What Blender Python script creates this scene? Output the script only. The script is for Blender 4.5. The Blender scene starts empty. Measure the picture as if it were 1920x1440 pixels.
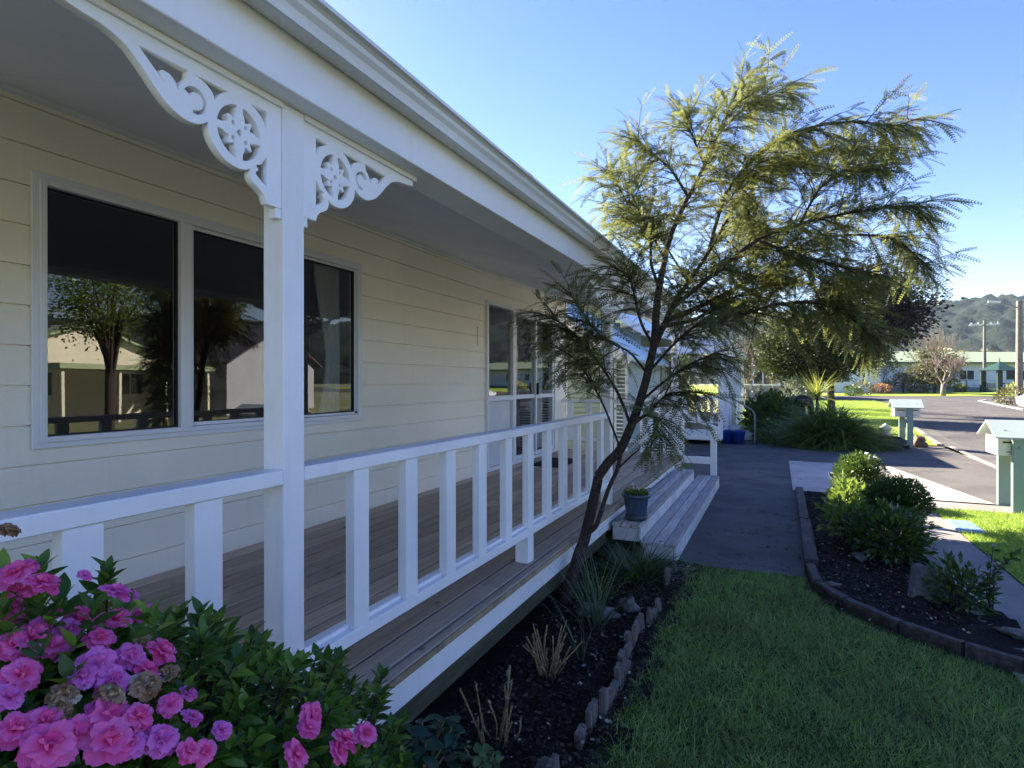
import bpy, bmesh, math, random
import numpy as np
from mathutils import Vector, Matrix, Euler, noise
R = math.radians
random.seed(7)
rng = np.random.default_rng(7)
sc = bpy.context.scene
col = sc.collection

# ------------------------------------------------------------------ camera
F = 1080.0; TH = math.atan(499 / F); CT, ST = math.cos(TH), math.sin(TH); EYE = 1.6; HY = 718.0
cam = bpy.data.cameras.new('camera'); camo = bpy.data.objects.new('camera', cam); col.objects.link(camo)
cam.sensor_width = 36; cam.lens = F / 1920 * 36; cam.clip_start = 0.05; cam.clip_end = 5000
camo.location = (0, 0, EYE); camo.rotation_euler = (R(89.9), 0, TH)
sc.camera = camo
# ------------------------------------------------------------------ light
SUN_EL, SUN_AZ = 29.0, 61.0          # azimuth measured from +Y towards -X
w = bpy.data.worlds.new("World"); sc.world = w; w.use_nodes = True
nt = w.node_tree; bg = nt.nodes['Background']
sky = nt.nodes.new('ShaderNodeTexSky'); sky.sky_type = 'NISHITA'; sky.sun_disc = False
sky.sun_elevation = R(SUN_EL); sky.sun_rotation = R(-SUN_AZ); sky.air_density = 1.0; sky.dust_density = 0.1; sky.ozone_density = 1.4
hs = nt.nodes.new('ShaderNodeHueSaturation'); hs.inputs['Saturation'].default_value = 1.28; hs.inputs['Hue'].default_value = .52
nt.links.new(sky.outputs[0], hs.inputs['Color']); tint = nt.nodes.new('ShaderNodeMix'); tint.data_type = 'RGBA'; tint.blend_type = 'MULTIPLY'; tint.inputs[0].default_value = 1; tint.inputs[7].default_value = (.97, .925, 1.0, 1)
nt.links.new(hs.outputs[0], tint.inputs[6]); nt.links.new(tint.outputs[2], bg.inputs[0]); bg.inputs[1].default_value = 0.053
sl = bpy.data.lights.new('sun', 'SUN'); sl.energy = 5.0; sl.angle = R(0.5); sl.color = (1.0, 0.90, 0.76)
so = bpy.data.objects.new('sun', sl); col.objects.link(so)
sd = Vector((-math.sin(R(SUN_AZ)) * math.cos(R(SUN_EL)), math.cos(R(SUN_AZ)) * math.cos(R(SUN_EL)), math.sin(R(SUN_EL))))
so.rotation_euler = sd.to_track_quat('Z', 'Y').to_euler(); so.location = (-20, 10, 20)
sc.view_settings.view_transform = 'Standard'; sc.view_settings.look = 'None'
sc.view_settings.exposure = 2.62; sc.view_settings.gamma = 1.0
sc.cycles.max_bounces = 14; sc.cycles.diffuse_bounces = 10; sc.cycles.transparent_max_bounces = 16

# ------------------------------------------------------------------ helpers
def at(px, py, d):
    r = (px - 960) / F * d
    return Vector((r * CT - d * ST, r * ST + d * CT, EYE - (py - HY) * d / F))
def gz(Y):
    return 0.0 if Y < 20 else (0.015 * (Y - 20) if Y < 90 else 1.05)
def gat(px, py):
    q = (px - 960) / F; k = q * ST + CT
    lo, hi = 0.5, 3000.0
    f = lambda d: EYE - (py - HY) * d / F - gz(d * k)
    for _ in range(60):
        m = (lo + hi) / 2
        if f(m) > 0: lo = m
        else: hi = m
    v = at(px, py, lo); v.z = gz(v.y); return v
def gatd(px, d):
    v = at(px, 718, d); v.z = gz(v.y); return v

def tag(o, label=None, cat=None, group=None, kind=None):
    if label: o['label'] = label
    if cat: o['category'] = cat
    if group: o['group'] = group
    if kind: o['kind'] = kind
    return o
def empty(name, loc=(0, 0, 0), rz=0, label=None, cat=None, group=None):
    o = bpy.data.objects.new(name, None); col.objects.link(o); o.location = loc; o.rotation_euler = (0, 0, rz)
    o.empty_display_size = 0.1
    return tag(o, label, cat, group)
def link(name, me, mat=None, parent=None, smooth=False):
    o = bpy.data.objects.new(name, me); col.objects.link(o)
    if mat: me.materials.append(mat)
    if parent is not None: o.parent = parent
    if smooth: me.shade_smooth()
    return o
def copy_tree(o, parent=None):
    c = o.copy(); col.objects.link(c); c.parent = parent
    for ch in [x for x in bpy.data.objects if x.parent == o]: copy_tree(ch, c)
    return c

class MB:
    def __init__(s): s.v = []; s.f = []; s.m = []; s.mi = 0
    def add(s, vs, fs):
        n = len(s.v); s.v += [tuple(v) for v in vs]
        for f in fs: s.f.append(tuple(i + n for i in f)); s.m.append(s.mi)
    def box(s, x0, x1, y0, y1, z0, z1, b=0.0):
        if x0 > x1: x0, x1 = x1, x0
        if y0 > y1: y0, y1 = y1, y0
        if z0 > z1: z0, z1 = z1, z0
        if b <= 0:
            vs = [(x, y, z) for z in (z0, z1) for y in (y0, y1) for x in (x0, x1)]
            s.add(vs, [(0, 2, 3, 1), (4, 5, 7, 6), (0, 1, 5, 4), (2, 6, 7, 3), (0, 4, 6, 2), (1, 3, 7, 5)]); return s
        vs = []; idx = {}
        X = (x0, x1); Y = (y0, y1); Z = (z0, z1)
        for i in (0, 1):
            for j in (0, 1):
                for k in (0, 1):
                    for a in range(3):
                        p = [X[i], Y[j], Z[k]]; q = (i, j, k)
                        for c in range(3):
                            if c != a: p[c] += b if q[c] == 0 else -b
                        idx[(i, j, k, a)] = len(vs); vs.append(tuple(p))
        fs = []
        for a in range(3):
            o1, o2 = (a + 1) % 3, (a + 2) % 3
            for sgn in (0, 1):
                ring = []
                for (p, q) in ((0, 0), (1, 0), (1, 1), (0, 1)):
                    t = [0, 0, 0]; t[a] = sgn; t[o1] = p; t[o2] = q; ring.append(idx[(t[0], t[1], t[2], a)])
                fs.append(tuple(ring) if sgn else tuple(reversed(ring)))
        for a in range(3):
            o1, o2 = (a + 1) % 3, (a + 2) % 3
            for p in (0, 1):
                for q in (0, 1):
                    t0 = [0, 0, 0]; t0[o1] = p; t0[o2] = q; t1 = list(t0); t1[a] = 1
                    r = (idx[(*t0, o1)], idx[(*t1, o1)], idx[(*t1, o2)], idx[(*t0, o2)])
                    fs.append(r if (p != q) else tuple(reversed(r)))
        for i in (0, 1):
            for j in (0, 1):
                for k in (0, 1):
                    r = (idx[(i, j, k, 0)], idx[(i, j, k, 1)], idx[(i, j, k, 2)])
                    fs.append(r if (i + j + k) % 2 else tuple(reversed(r)))
        s.add(vs, fs); return s
    def bar(s, a, b, wd, ht, up=(0, 0, 1)):
        a = Vector(a); b = Vector(b); t = (b - a).normalized(); sd_ = t.cross(Vector(up)).normalized(); u = sd_.cross(t)
        vs = []
        for p in (a, b):
            for (i, j) in ((-1, -1), (1, -1), (1, 1), (-1, 1)): vs.append(p + sd_ * (i * wd / 2) + u * (j * ht / 2))
        s.add(vs, [(3, 2, 1, 0), (4, 5, 6, 7), (0, 1, 5, 4), (1, 2, 6, 5), (2, 3, 7, 6), (3, 0, 4, 7)]); return s
    def tube(s, pts, rad, n=8, cap=True):
        pts = [Vector(p) for p in pts]
        if not isinstance(rad, (list, tuple)): rad = [rad] * len(pts)
        rings = []; ref = Vector((0.3, 0.2, 1)).normalized(); vs = []
        for i, p in enumerate(pts):
            t = (pts[min(i + 1, len(pts) - 1)] - pts[max(i - 1, 0)])
            if t.length < 1e-9: t = Vector((0, 0, 1))
            t.normalize(); sd_ = t.cross(ref)
            if sd_.length < 1e-3: sd_ = t.cross(Vector((1, 0, 0)))
            sd_.normalize(); u = sd_.cross(t); ref = u if abs(u.dot(t)) < .9 else ref
            ref = u
            # keep the frame
            for k in range(n):
                a = 2 * math.pi * k / n; vs.append(p + (sd_ * math.cos(a) + u * math.sin(a)) * rad[i])
        fs = []
        for i in range(len(pts) - 1):
            for k in range(n):
                k2 = (k + 1) % n; fs.append((i * n + k, i * n + k2, (i + 1) * n + k2, (i + 1) * n + k))
        if cap:
            fs.append(tuple(range(n - 1, -1, -1))); fs.append(tuple((len(pts) - 1) * n + k for k in range(n)))
        s.add(vs, fs); return s
    def lathe(s, prof, c=(0, 0, 0), n=24):
        vs = [(c[0] + r * math.cos(2 * math.pi * k / n), c[1] + r * math.sin(2 * math.pi * k / n), c[2] + z) for r, z in prof for k in range(n)]
        fs = []
        for i in range(len(prof) - 1):
            for k in range(n):
                k2 = (k + 1) % n; fs.append((i * n + k, i * n + k2, (i + 1) * n + k2, (i + 1) * n + k))
        s.add(vs, fs); return s
    def prism(s, pts, axis, a, b):
        """pts: 2D polygon in the plane normal to axis; extruded from a to b"""
        n = len(pts)
        def mk(p, t):
            return (t, p[0], p[1]) if axis == 'x' else ((p[0], t, p[1]) if axis == 'y' else (p[0], p[1], t))
        vs = [mk(p, a) for p in pts] + [mk(p, b) for p in pts]
        fs = [tuple(range(n)), tuple(range(2 * n - 1, n - 1, -1))] + [(i, (i + 1) % n + 0, (i + 1) % n + n, i + n)[::-1] for i in range(n)]
        s.add(vs, fs); return s
    def build(s, name, mats, parent=None, smooth=False, fix=False, bevel=0):
        me = bpy.data.meshes.new(name); me.from_pydata(s.v, [], s.f)
        if not isinstance(mats, (list, tuple)): mats = [mats]
        for m in mats: me.materials.append(m)
        if len(mats) > 1: me.polygons.foreach_set('material_index', s.m)
        if fix or bevel:
            bm = bmesh.new(); bm.from_mesh(me)
            if bevel: bmesh.ops.bevel(bm, geom=bm.edges, offset=bevel, segments=1, affect='EDGES')
            bmesh.ops.recalc_face_normals(bm, faces=bm.faces); bm.to_mesh(me); bm.free()
        me.update()
        o = bpy.data.objects.new(name, me); col.objects.link(o)
        if parent is not None: o.parent = parent
        if smooth: me.shade_smooth()
        return o

def mesh_np(name, V, Fc, mat, parent=None, smooth=False):
    """V (N,3); Fc (M,k) faces"""
    me = bpy.data.meshes.new(name)
    V = np.ascontiguousarray(V, dtype=np.float32); Fc = np.ascontiguousarray(Fc, dtype=np.int32); M, k = Fc.shape
    me.vertices.add(len(V)); me.vertices.foreach_set('co', V.ravel())
    me.loops.add(M * k); me.loops.foreach_set('vertex_index', Fc.ravel())
    me.polygons.add(M); me.polygons.foreach_set('loop_start', np.arange(0, M * k, k, dtype=np.int32))
    me.update(calc_edges=True)
    return link(name, me, mat, parent, smooth)

def frames(d, roll):
    """d (N,3) direction -> x=dir, y=side, z=up frames, rolled"""
    d = d / np.linalg.norm(d, axis=1, keepdims=True)
    up = np.zeros_like(d); up[:, 2] = 1; near = np.abs(d[:, 2]) > .97; up[near] = (1, 0, 0)
    y = np.cross(up, d); y /= np.linalg.norm(y, axis=1, keepdims=True); z = np.cross(d, y)
    c, s = np.cos(roll)[:, None], np.sin(roll)[:, None]
    return d, y * c + z * s, -y * s + z * c
def scatter(T, TF, pos, d, roll, size):
    """template T (n,3), faces TF (m,k) placed N times"""
    x, y, z = frames(d, roll); N = len(pos); n = len(T)
    S = size[:, None, None]
    V = (T[None, :, 0, None] * x[:, None, :] + T[None, :, 1, None] * y[:, None, :] + T[None, :, 2, None] * z[:, None, :]) * S + pos[:, None, :]
    Fc = (TF[None] + (np.arange(N) * n)[:, None, None]).reshape(-1, TF.shape[1])
    return V.reshape(-1, 3), Fc
def rand_dirs(n, up=0.0):
    v = rng.normal(size=(n, 3)); v /= np.linalg.norm(v, axis=1, keepdims=True); v[:, 2] += up
    return v / np.linalg.norm(v, axis=1, keepdims=True)
# leaf templates (quads), length 1 along x
LEAF = np.array([(0, 0, 0), (.35, .2, .05), (.75, .15, .04), (1, 0, -.04), (.35, -.2, .05), (.75, -.15, .04), (.35, 0, 0), (.75, 0, 0)], float)
LEAFF = np.array([(0, 6, 1, 1), (6, 7, 2, 1), (7, 3, 2, 2), (0, 4, 6, 6), (4, 5, 7, 6), (5, 3, 7, 7)])
LEAF = np.array([(0, 0, 0), (.45, .22, .05), (.45, 0, 0), (.45, -.22, .05), (1, 0, -.06)], float)
LEAFF = np.array([(0, 2, 4, 1), (0, 3, 4, 2)])
DIAM = np.array([(0, 0, 0), (.5, .25, .03), (1, 0, 0), (.5, -.25, .03)], float); DIAMF = np.array([(0, 3, 2, 1)])
def frond_template(n=9, ll=.15, lw=.062, droop=.18):
    vs = []; fs = []
    def zz(x): return -droop * x * x
    for i in range(3):
        x0, x1 = i / 3, (i + 1) / 3; b = len(vs)
        vs += [(x0, -.008, zz(x0)), (x1, -.008, zz(x1)), (x1, .008, zz(x1)), (x0, .008, zz(x0))]; fs.append((b, b + 1, b + 2, b + 3))
    for i in range(n):
        x = .1 + .88 * i / (n - 1); L = ll * (math.sin(math.pi * (0.18 + .72 * x)) ** .6)
        for s in (1, -1):
            dx, dy = .62, .78 * s; b = len(vs); z0 = zz(x)
            vs += [(x, 0, z0), (x + dx * L * .5 - dy * lw * .5 * s, dy * L * .5 + dx * lw * .5 * s, z0 + .012), (x + dx * L, dy * L, z0 - .01), (x + dx * L * .5 + dy * lw * .5 * s, dy * L * .5 - dx * lw * .5 * s, z0 + .012)]
            fs.append((b, b + 1, b + 2, b + 3))
    return np.array(vs, float), np.array(fs)
def blade_template(segs=3, wd=.035, bend=.35):
    vs = []; fs = []
    for i in range(segs + 1):
        t = i / segs; w_ = wd * (1 - t * .92); x = bend * t * t; z = t * (1 - .25 * bend * t)
        vs += [(z, -w_ / 2, x), (z, w_ / 2, x)]
    for i in range(segs): b = 2 * i; fs.append((b, b + 1, b + 3, b + 2))
    return np.array(vs, float), np.array(fs)

# ------------------------------------------------------------------ materials
def mat(name, c, rough=.6, spec=.4, metal=0.0):
    m = bpy.data.materials.new(name); m.use_nodes = True; b = m.node_tree.nodes['Principled BSDF']
    b.inputs['Base Color'].default_value = (*c, 1); b.inputs['Roughness'].default_value = rough
    b.inputs['Specular IOR Level'].default_value = spec; b.inputs['Metallic'].default_value = metal
    return m
def N(m, t, **kw):
    n = m.node_tree.nodes.new(t)
    for k, v in kw.items(): setattr(n, k, v)
    return n
def L(m, a, b): m.node_tree.links.new(a, b)
def coords(m, scale=(1, 1, 1), kind='Object'):
    tc = N(m, 'ShaderNodeTexCoord'); mp = N(m, 'ShaderNodeMapping'); mp.inputs['Scale'].default_value = scale
    L(m, tc.outputs[kind], mp.inputs[0]); return mp.outputs[0]
def noise_t(m, vec, scale, detail=4, rough=.6):
    n = N(m, 'ShaderNodeTexNoise'); n.inputs['Scale'].default_value = scale; n.inputs['Detail'].default_value = detail; n.inputs['Roughness'].default_value = rough
    L(m, vec, n.inputs['Vector']); return n.outputs['Fac']
def ramp(m, fac, stops):
    r = N(m, 'ShaderNodeValToRGB'); e = r.color_ramp.elements
    while len(e) < len(stops): e.new(.5)
    for i, (p, c) in enumerate(stops): e[i].position = p; e[i].color = (*c, 1) if len(c) == 3 else c
    L(m, fac, r.inputs[0]); return r.outputs[0]
def bump(m, h, strength=.3, dist=.01):
    b = N(m, 'ShaderNodeBump'); b.inputs['Strength'].default_value = strength; b.inputs['Distance'].default_value = dist
    L(m, h, b.inputs['Height']); L(m, b.outputs[0], m.node_tree.nodes['Principled BSDF'].inputs['Normal']); return b
def mix(m, fac, a, b, mode='MIX'):
    n = N(m, 'ShaderNodeMix', data_type='RGBA', blend_type=mode)
    for s, v in ((n.inputs[0], fac), (n.inputs[6], a), (n.inputs[7], b)):
        if hasattr(v, 'node'): L(m, v, s)
        elif isinstance(v, (int, float)): s.default_value = v
        else: s.default_value = (*v, 1)
    return n.outputs[2]
def setc(m, o): L(m, o, m.node_tree.nodes['Principled BSDF'].inputs['Base Color'])
def seedmix(c, a=.82, b=1.12): return tuple(min(1, x * a) for x in c), tuple(min(1, x * b) for x in c)

def paint(name, c, rough=.45, grain=(1, 1, 1), gs=60, gb=.12, dirt=.12, ds=1.3):
    m = mat(name, c, rough); v = coords(m, grain)
    n1 = noise_t(m, coords(m), ds, 6, .65); lo = tuple(x * (1 - dirt) for x in c)
    n3 = noise_t(m, coords(m, (9, 9, .9)), 1.5, 5, .7); cc = ramp(m, n1, [(.3, lo), (.62, c)])
    setc(m, mix(m, ramp(m, n3, [(.56, (0, 0, 0)), (.78, (.5, .5, .5))]), cc, tuple(x * (1 - 1.6 * dirt) * k for x, k in zip(c, (1, .97, .9)))))
    n2 = noise_t(m, v, gs, 5, .7); bump(m, n2, gb, .004); return m
def speckle(name, c1, c2, s=120, c3=None, s3=.5, rough=.9, bs=.5, bd=.01, mid=.5, spread=.12, crack=None):
    m = mat(name, c1, rough, .2); v = coords(m)
    n = noise_t(m, v, s, 3, .7); c = ramp(m, n, [(mid - spread, c1), (mid + spread, c2)])
    if c3: c = mix(m, ramp(m, noise_t(m, v, s3, 5, .6), [(.42, (0, 0, 0)), (.62, (1, 1, 1))]), c, c3, 'MIX')
    if crack:
        wv = noise_t(m, v, 1.1, 5, .7); va = N(m, 'ShaderNodeVectorMath', operation='ADD'); sc3 = N(m, 'ShaderNodeVectorMath', operation='SCALE'); cb = N(m, 'ShaderNodeCombineXYZ'); L(m, wv, cb.inputs[0]); L(m, noise_t(m, v, 1.7, 4, .7), cb.inputs[1]); L(m, cb.outputs[0], sc3.inputs[0]); sc3.inputs['Scale'].default_value = 1.6; L(m, v, va.inputs[0]); L(m, sc3.outputs[0], va.inputs[1])
        vo = N(m, 'ShaderNodeTexVoronoi', feature='DISTANCE_TO_EDGE'); vo.inputs['Scale'].default_value = crack; L(m, va.outputs[0], vo.inputs['Vector'])
        c = mix(m, ramp(m, vo.outputs['Distance'], [(.002, (.75, .75, .75)), (.006, (0, 0, 0))]), c, tuple(x * .25 for x in c1))
        st = noise_t(m, v, 2.6, 6, .75); c = mix(m, ramp(m, st, [(.55, (0, 0, 0)), (.72, (.55, .55, .55))]), c, tuple(x * .55 for x in c2))
    setc(m, c); bump(m, n, bs, bd); return m
def island(m):
    g = N(m, 'ShaderNodeNewGeometry'); return g.outputs['Random Per Island']
def wood(name, cs, grain=(18, 1, 18), rough=.75, knots=True, gb=.35):
    m = mat(name, cs[0], rough, .3); tc = N(m, 'ShaderNodeTexCoord')
    isl = island(m); cx = N(m, 'ShaderNodeCombineXYZ')
    mu = N(m, 'ShaderNodeMath', operation='MULTIPLY'); mu.inputs[1].default_value = 17.3; L(m, isl, mu.inputs[0]); L(m, mu.outputs[0], cx.inputs[1]); L(m, mu.outputs[0], cx.inputs[0])
    ad = N(m, 'ShaderNodeVectorMath', operation='ADD'); L(m, tc.outputs['Object'], ad.inputs[0]); L(m, cx.outputs[0], ad.inputs[1])
    mp = N(m, 'ShaderNodeMapping'); mp.inputs['Scale'].default_value = grain; L(m, ad.outputs[0], mp.inputs[0])
    n = noise_t(m, mp.outputs[0], 3.2, 8, .7); c = ramp(m, n, [(.28, cs[0]), (.5, cs[1]), (.72, cs[2])])
    hv = N(m, 'ShaderNodeHueSaturation'); L(m, c, hv.inputs['Color'])
    mr = N(m, 'ShaderNodeMapRange'); L(m, isl, mr.inputs[0]); mr.inputs[3].default_value = .72; mr.inputs[4].default_value = 1.25; L(m, mr.outputs[0], hv.inputs['Value'])
    out = hv.outputs[0]
    if knots:
        mp2 = N(m, 'ShaderNodeMapping'); mp2.inputs['Scale'].default_value = tuple(2.6 + .4 * g for g in (grain[0] / 18 * 6, grain[1], grain[2] / 18 * 6)); L(m, ad.outputs[0], mp2.inputs[0])
        vo = N(m, 'ShaderNodeTexVoronoi'); vo.inputs['Scale'].default_value = 1.0; L(m, mp2.outputs[0], vo.inputs['Vector'])
        k = ramp(m, vo.outputs['Distance'], [(.05, (1, 1, 1)), (.10, (0, 0, 0))]); out = mix(m, k, out, tuple(x * .35 for x in cs[0]))
        pt = noise_t(m, ad.outputs[0], 1.1, 4); out = mix(m, ramp(m, pt, [(.45, (0, 0, 0)), (.75, (.45, .45, .45))]), out, tuple(x * .6 for x in cs[1]))
    setc(m, out); bump(m, n, gb, .003); return m
def leafmat(name, c1, c2, c3=None, trans=.45, rough=.45, tcol=None, spec=.4, patch=None):
    m = mat(name, c1, rough, spec); isl = island(m)
    st = [(0, c1), (.6, c2)] + ([(1, c3)] if c3 else []); c = ramp(m, isl, st)
    if patch:
        pn = noise_t(m, coords(m), 1.7, 4, .7); c = mix(m, ramp(m, pn, [(.35, (0, 0, 0)), (.7, (.75, .75, .75))]), c, patch)
    setc(m, c); tr = N(m, 'ShaderNodeBsdfTranslucent')
    if tcol: tc = mix(m, .6, c, tcol)
    else: tc = c
    L(m, tc, tr.inputs[0]); mx = N(m, 'ShaderNodeMixShader'); mx.inputs[0].default_value = trans
    nt_ = m.node_tree; L(m, nt_.nodes['Principled BSDF'].outputs[0], mx.inputs[1]); L(m, tr.outputs[0], mx.inputs[2])
    L(m, mx.outputs[0], nt_.nodes['Material Output'].inputs[0]); return m
def glassmat(name, tint=(.75, .78, .78), ior=1.85):
    m = bpy.data.materials.new(name); m.use_nodes = True; nt_ = m.node_tree; nt_.nodes.remove(nt_.nodes['Principled BSDF'])
    tr = N(m, 'ShaderNodeBsdfTransparent'); tr.inputs[0].default_value = (*tint, 1); gl = N(m, 'ShaderNodeBsdfGlossy'); gl.inputs['Roughness'].default_value = 0.0
    gl.inputs['Color'].default_value = (.95, .97, 1, 1)
    fr = N(m, 'ShaderNodeFresnel'); fr.inputs[0].default_value = ior; mx = N(m, 'ShaderNodeMixShader'); ge = N(m, 'ShaderNodeNewGeometry'); iv = N(m, 'ShaderNodeMath', operation='SUBTRACT'); iv.inputs[0].default_value = 1.0; L(m, ge.outputs['Backfacing'], iv.inputs[1]); mm = N(m, 'ShaderNodeMath', operation='MULTIPLY'); L(m, iv.outputs[0], mm.inputs[0]); L(m, fr.outputs[0], mm.inputs[1])
    tc = N(m, 'ShaderNodeTexCoord'); nn = noise_t(m, tc.outputs['Object'], 1.3, 1); bp = N(m, 'ShaderNodeBump'); bp.inputs['Strength'].default_value = .05; bp.inputs['Distance'].default_value = .02; L(m, nn, bp.inputs['Height']); L(m, bp.outputs[0], gl.inputs['Normal'])
    L(m, mm.outputs[0], mx.inputs[0]); L(m, tr.outputs[0], mx.inputs[1]); L(m, gl.outputs[0], mx.inputs[2]); L(m, mx.outputs[0], nt_.nodes['Material Output'].inputs[0]); return m

M = {}
M['white'] = paint('white_paint', (.87, .875, .88), .42, (6, 6, 1), 22, .22, .14, 1.6)
M['whitewood'] = paint('white_fret_paint', (.86, .865, .87), .45, dirt=.08)
M['cream'] = paint('cream_cladding', (.90, .84, .71), .55, (3, .35, 40), 14, .55, .10, .8)
M['soffit'] = paint('soffit_lining', (.74, .75, .76), .7, dirt=.10, ds=.7)
M['gutter'] = paint('gutter_metal', (.74, .76, .76), .28, gs=3, gb=.03, dirt=.12)
M['alu'] = paint('window_aluminium', (.72, .73, .76), .35, gs=30, gb=.02, dirt=.06)
M['rubber'] = mat('black_seal', (.015, .015, .015), .6)
M['glass'] = glassmat('window_glass')
M['thinglass'] = glassmat('porch_glass', (.9, .92, .93), 1.12)
M['deck'] = wood('weathered_deck', [(.30, .235, .17), (.44, .35, .265), (.55, .45, .345)], (14, .55, 14))
M['step'] = wood('step_boards', [(.26, .23, .20), (.47, .45, .43), (.66, .65, .63)], (14, .8, 14))
M['endgrain'] = wood('raw_timber', [(.16, .12, .07), (.32, .25, .15), (.45, .37, .24)], (4, 4, 4))
M['bearer'] = wood('mossy_bearer', [(.03, .035, .02), (.07, .07, .045), (.13, .12, .08)], (10, .8, 10))
M['dark'] = mat('dark_void', (.01, .01, .01), .9)  # near-black colour in place of the shade below deck level
M['room'] = paint('interior_wall', (.20, .14, .10), .8)
M['carpet'] = speckle('carpet', (.06, .05, .045), (.10, .085, .07), 300)
M['curtain'] = mat('sheer_curtain', (.72, .72, .70), .8)
M['roofgreen'] = paint('pale_roof_metal', (.34, .46, .45), .35, gs=3, gb=.02, dirt=.15)
M['roofgreen2'] = paint('green_roof', (.33, .40, .22), .5, gs=2, gb=.02, dirt=.1)
M['roofdark'] = paint('dark_roof', (.06, .055, .055), .6)
M['palegreen'] = paint('pale_green_cladding', (.34, .42, .38), .55, (3, .4, 30), 14, .3)
M['wallwhite'] = paint('pale_wall', (.70, .73, .74), .7)
M['wallcream'] = paint('lit_cream_wall', (.74, .68, .52), .7)
M['wallgrey'] = paint('grey_wall', (.34, .35, .38), .7)
M['base'] = paint('grey_base', (.22, .23, .25), .8)
M['asphalt'] = speckle('path_asphalt', (.050, .050, .050), (.175, .172, .165), 260, (.08, .079, .076), 1.6, bs=.8, bd=.004, crack=.45)
M['drive'] = speckle('drive_asphalt', (.07, .064, .058), (.17, .155, .14), 200, (.09, .083, .075), 1.2, bs=.8, bd=.004, crack=.35)
M['road'] = speckle('road_chipseal', (.045, .042, .040), (.15, .14, .132), 28, (.07, .065, .062), .6, bs=.9, bd=.01, crack=.22)
M['concrete'] = speckle('concrete', (.40, .37, .33), (.50, .46, .42), 90, (.36, .335, .30), 2.2, bs=.25, bd=.002, crack=.25)
M['oldconc'] = speckle('old_concrete', (.16, .15, .135), (.36, .33, .29), 160, (.20, .185, .165), 1.4, bs=.5, bd=.003)
M['soil'] = speckle('garden_soil', (.006, .005, .004), (.035, .027, .020), 70, (.012, .010, .008), 5, bs=1, bd=.03)
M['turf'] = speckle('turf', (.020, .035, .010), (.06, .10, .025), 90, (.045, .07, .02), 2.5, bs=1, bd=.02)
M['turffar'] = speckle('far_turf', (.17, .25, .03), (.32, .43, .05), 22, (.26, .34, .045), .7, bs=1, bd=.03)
M['earth'] = speckle('earth', (.12, .16, .05), (.22, .24, .10), 3, (.20, .19, .13), .1)
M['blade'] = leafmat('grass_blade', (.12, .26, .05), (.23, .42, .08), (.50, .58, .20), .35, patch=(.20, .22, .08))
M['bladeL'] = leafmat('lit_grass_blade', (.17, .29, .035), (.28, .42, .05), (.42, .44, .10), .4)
M['bark'] = speckle('bark', (.022, .015, .012), (.085, .062, .050), 35, (.05, .035, .03), 6, bs=1, bd=.01)
M['frond'] = leafmat('feathery_leaf', (.060, .088, .032), (.105, .132, .045), (.20, .21, .065), .42, .4, (.32, .34, .09))
M['azleaf'] = leafmat('azalea_leaf', (.035, .085, .02), (.10, .21, .03), (.26, .38, .05), .38, .35, (.10, .25, .02))
M['shrub'] = leafmat('shrub_leaf', (.015, .035, .010), (.04, .08, .018), (.10, .14, .035), .30, .3, (.15, .25, .03))
M['shrub2'] = leafmat('bright_shrub_leaf', (.05, .10, .02), (.12, .19, .035), (.26, .30, .07), .4, .35, (.25, .35, .05))
M['copper'] = leafmat('dark_copper_leaf', (.010, .007, .008), (.022, .013, .014), (.045, .028, .026), .2)
M['evergreen'] = leafmat('evergreen_leaf', (.018, .028, .010), (.045, .06, .016), (.12, .13, .04), .3, .5, spec=.15)
M['olive'] = leafmat('olive_leaf', (.07, .08, .03), (.14, .13, .05), (.22, .18, .08), .3)
M['fern'] = leafmat('arching_leaf', (.045, .085, .02), (.11, .18, .035), (.30, .37, .06), .35, .35, (.25, .35, .05))
M['yellowleaf'] = leafmat('yellow_strap_leaf', (.20, .26, .04), (.35, .38, .07), (.5, .5, .15), .4)
M['variegated'] = leafmat('variegated_leaf', (.12, .16, .08), (.35, .36, .22), (.55, .55, .42), .3)
M['twig'] = speckle('pale_twig', (.16, .12, .10), (.30, .24, .20), 30)
M['drystem'] = speckle('dry_stem', (.16, .12, .055), (.33, .26, .13), 60)
M['palebark'] = speckle('pale_bark', (.13, .11, .09), (.28, .25, .20), 25)
M['rust'] = leafmat('rusty_grass', (.25, .10, .03), (.40, .18, .06), (.45, .28, .12), .3)
M['paling'] = wood('old_paling', [(.04, .035, .03), (.12, .105, .09), (.24, .21, .18)], (14, 14, 1.2), knots=False)
M['sleeper'] = wood('edging_timber', [(.02, .016, .014), (.055, .044, .037), (.11, .095, .085)], (8, 1, 8))
M['rock'] = speckle('rock', (.09, .085, .08), (.20, .19, .18), 25, (.12, .11, .10), 4)
M['mbgreen'] = paint('letterbox_green', (.22, .31, .27), .6, dirt=.15)
M['mbroof'] = paint('letterbox_roof', (.38, .44, .40), .6, dirt=.10)
M['mbcream'] = paint('letterbox_cream', (.74, .71, .64), .6)
M['potblue'] = paint('blue_glazed_pot', (.055, .085, .13), .25, gs=20, gb=.05, dirt=.25, ds=9)
M['saucer'] = paint('saucer_green', (.05, .07, .07), .4)
M['bucket'] = mat('blue_plastic', (.012, .04, .22), .35)
M['black'] = mat('black_plastic', (.012, .012, .014), .35)
M['fabblack'] = mat('black_cloth', (.008, .007, .008), .9)
M['skin'] = mat('skin', (.35, .2, .14), .5)
M['hair'] = mat('brown_hair', (.07, .03, .015), .6)
M['steel'] = mat('painted_steel', (.20, .21, .22), .4, metal=.3)
M['tobyblue'] = paint('pale_blue_lid', (.24, .38, .56), .6, dirt=.2, ds=6)
M['pole'] = speckle('concrete_pole', (.15, .13, .11), (.26, .23, .20), 15)
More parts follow.
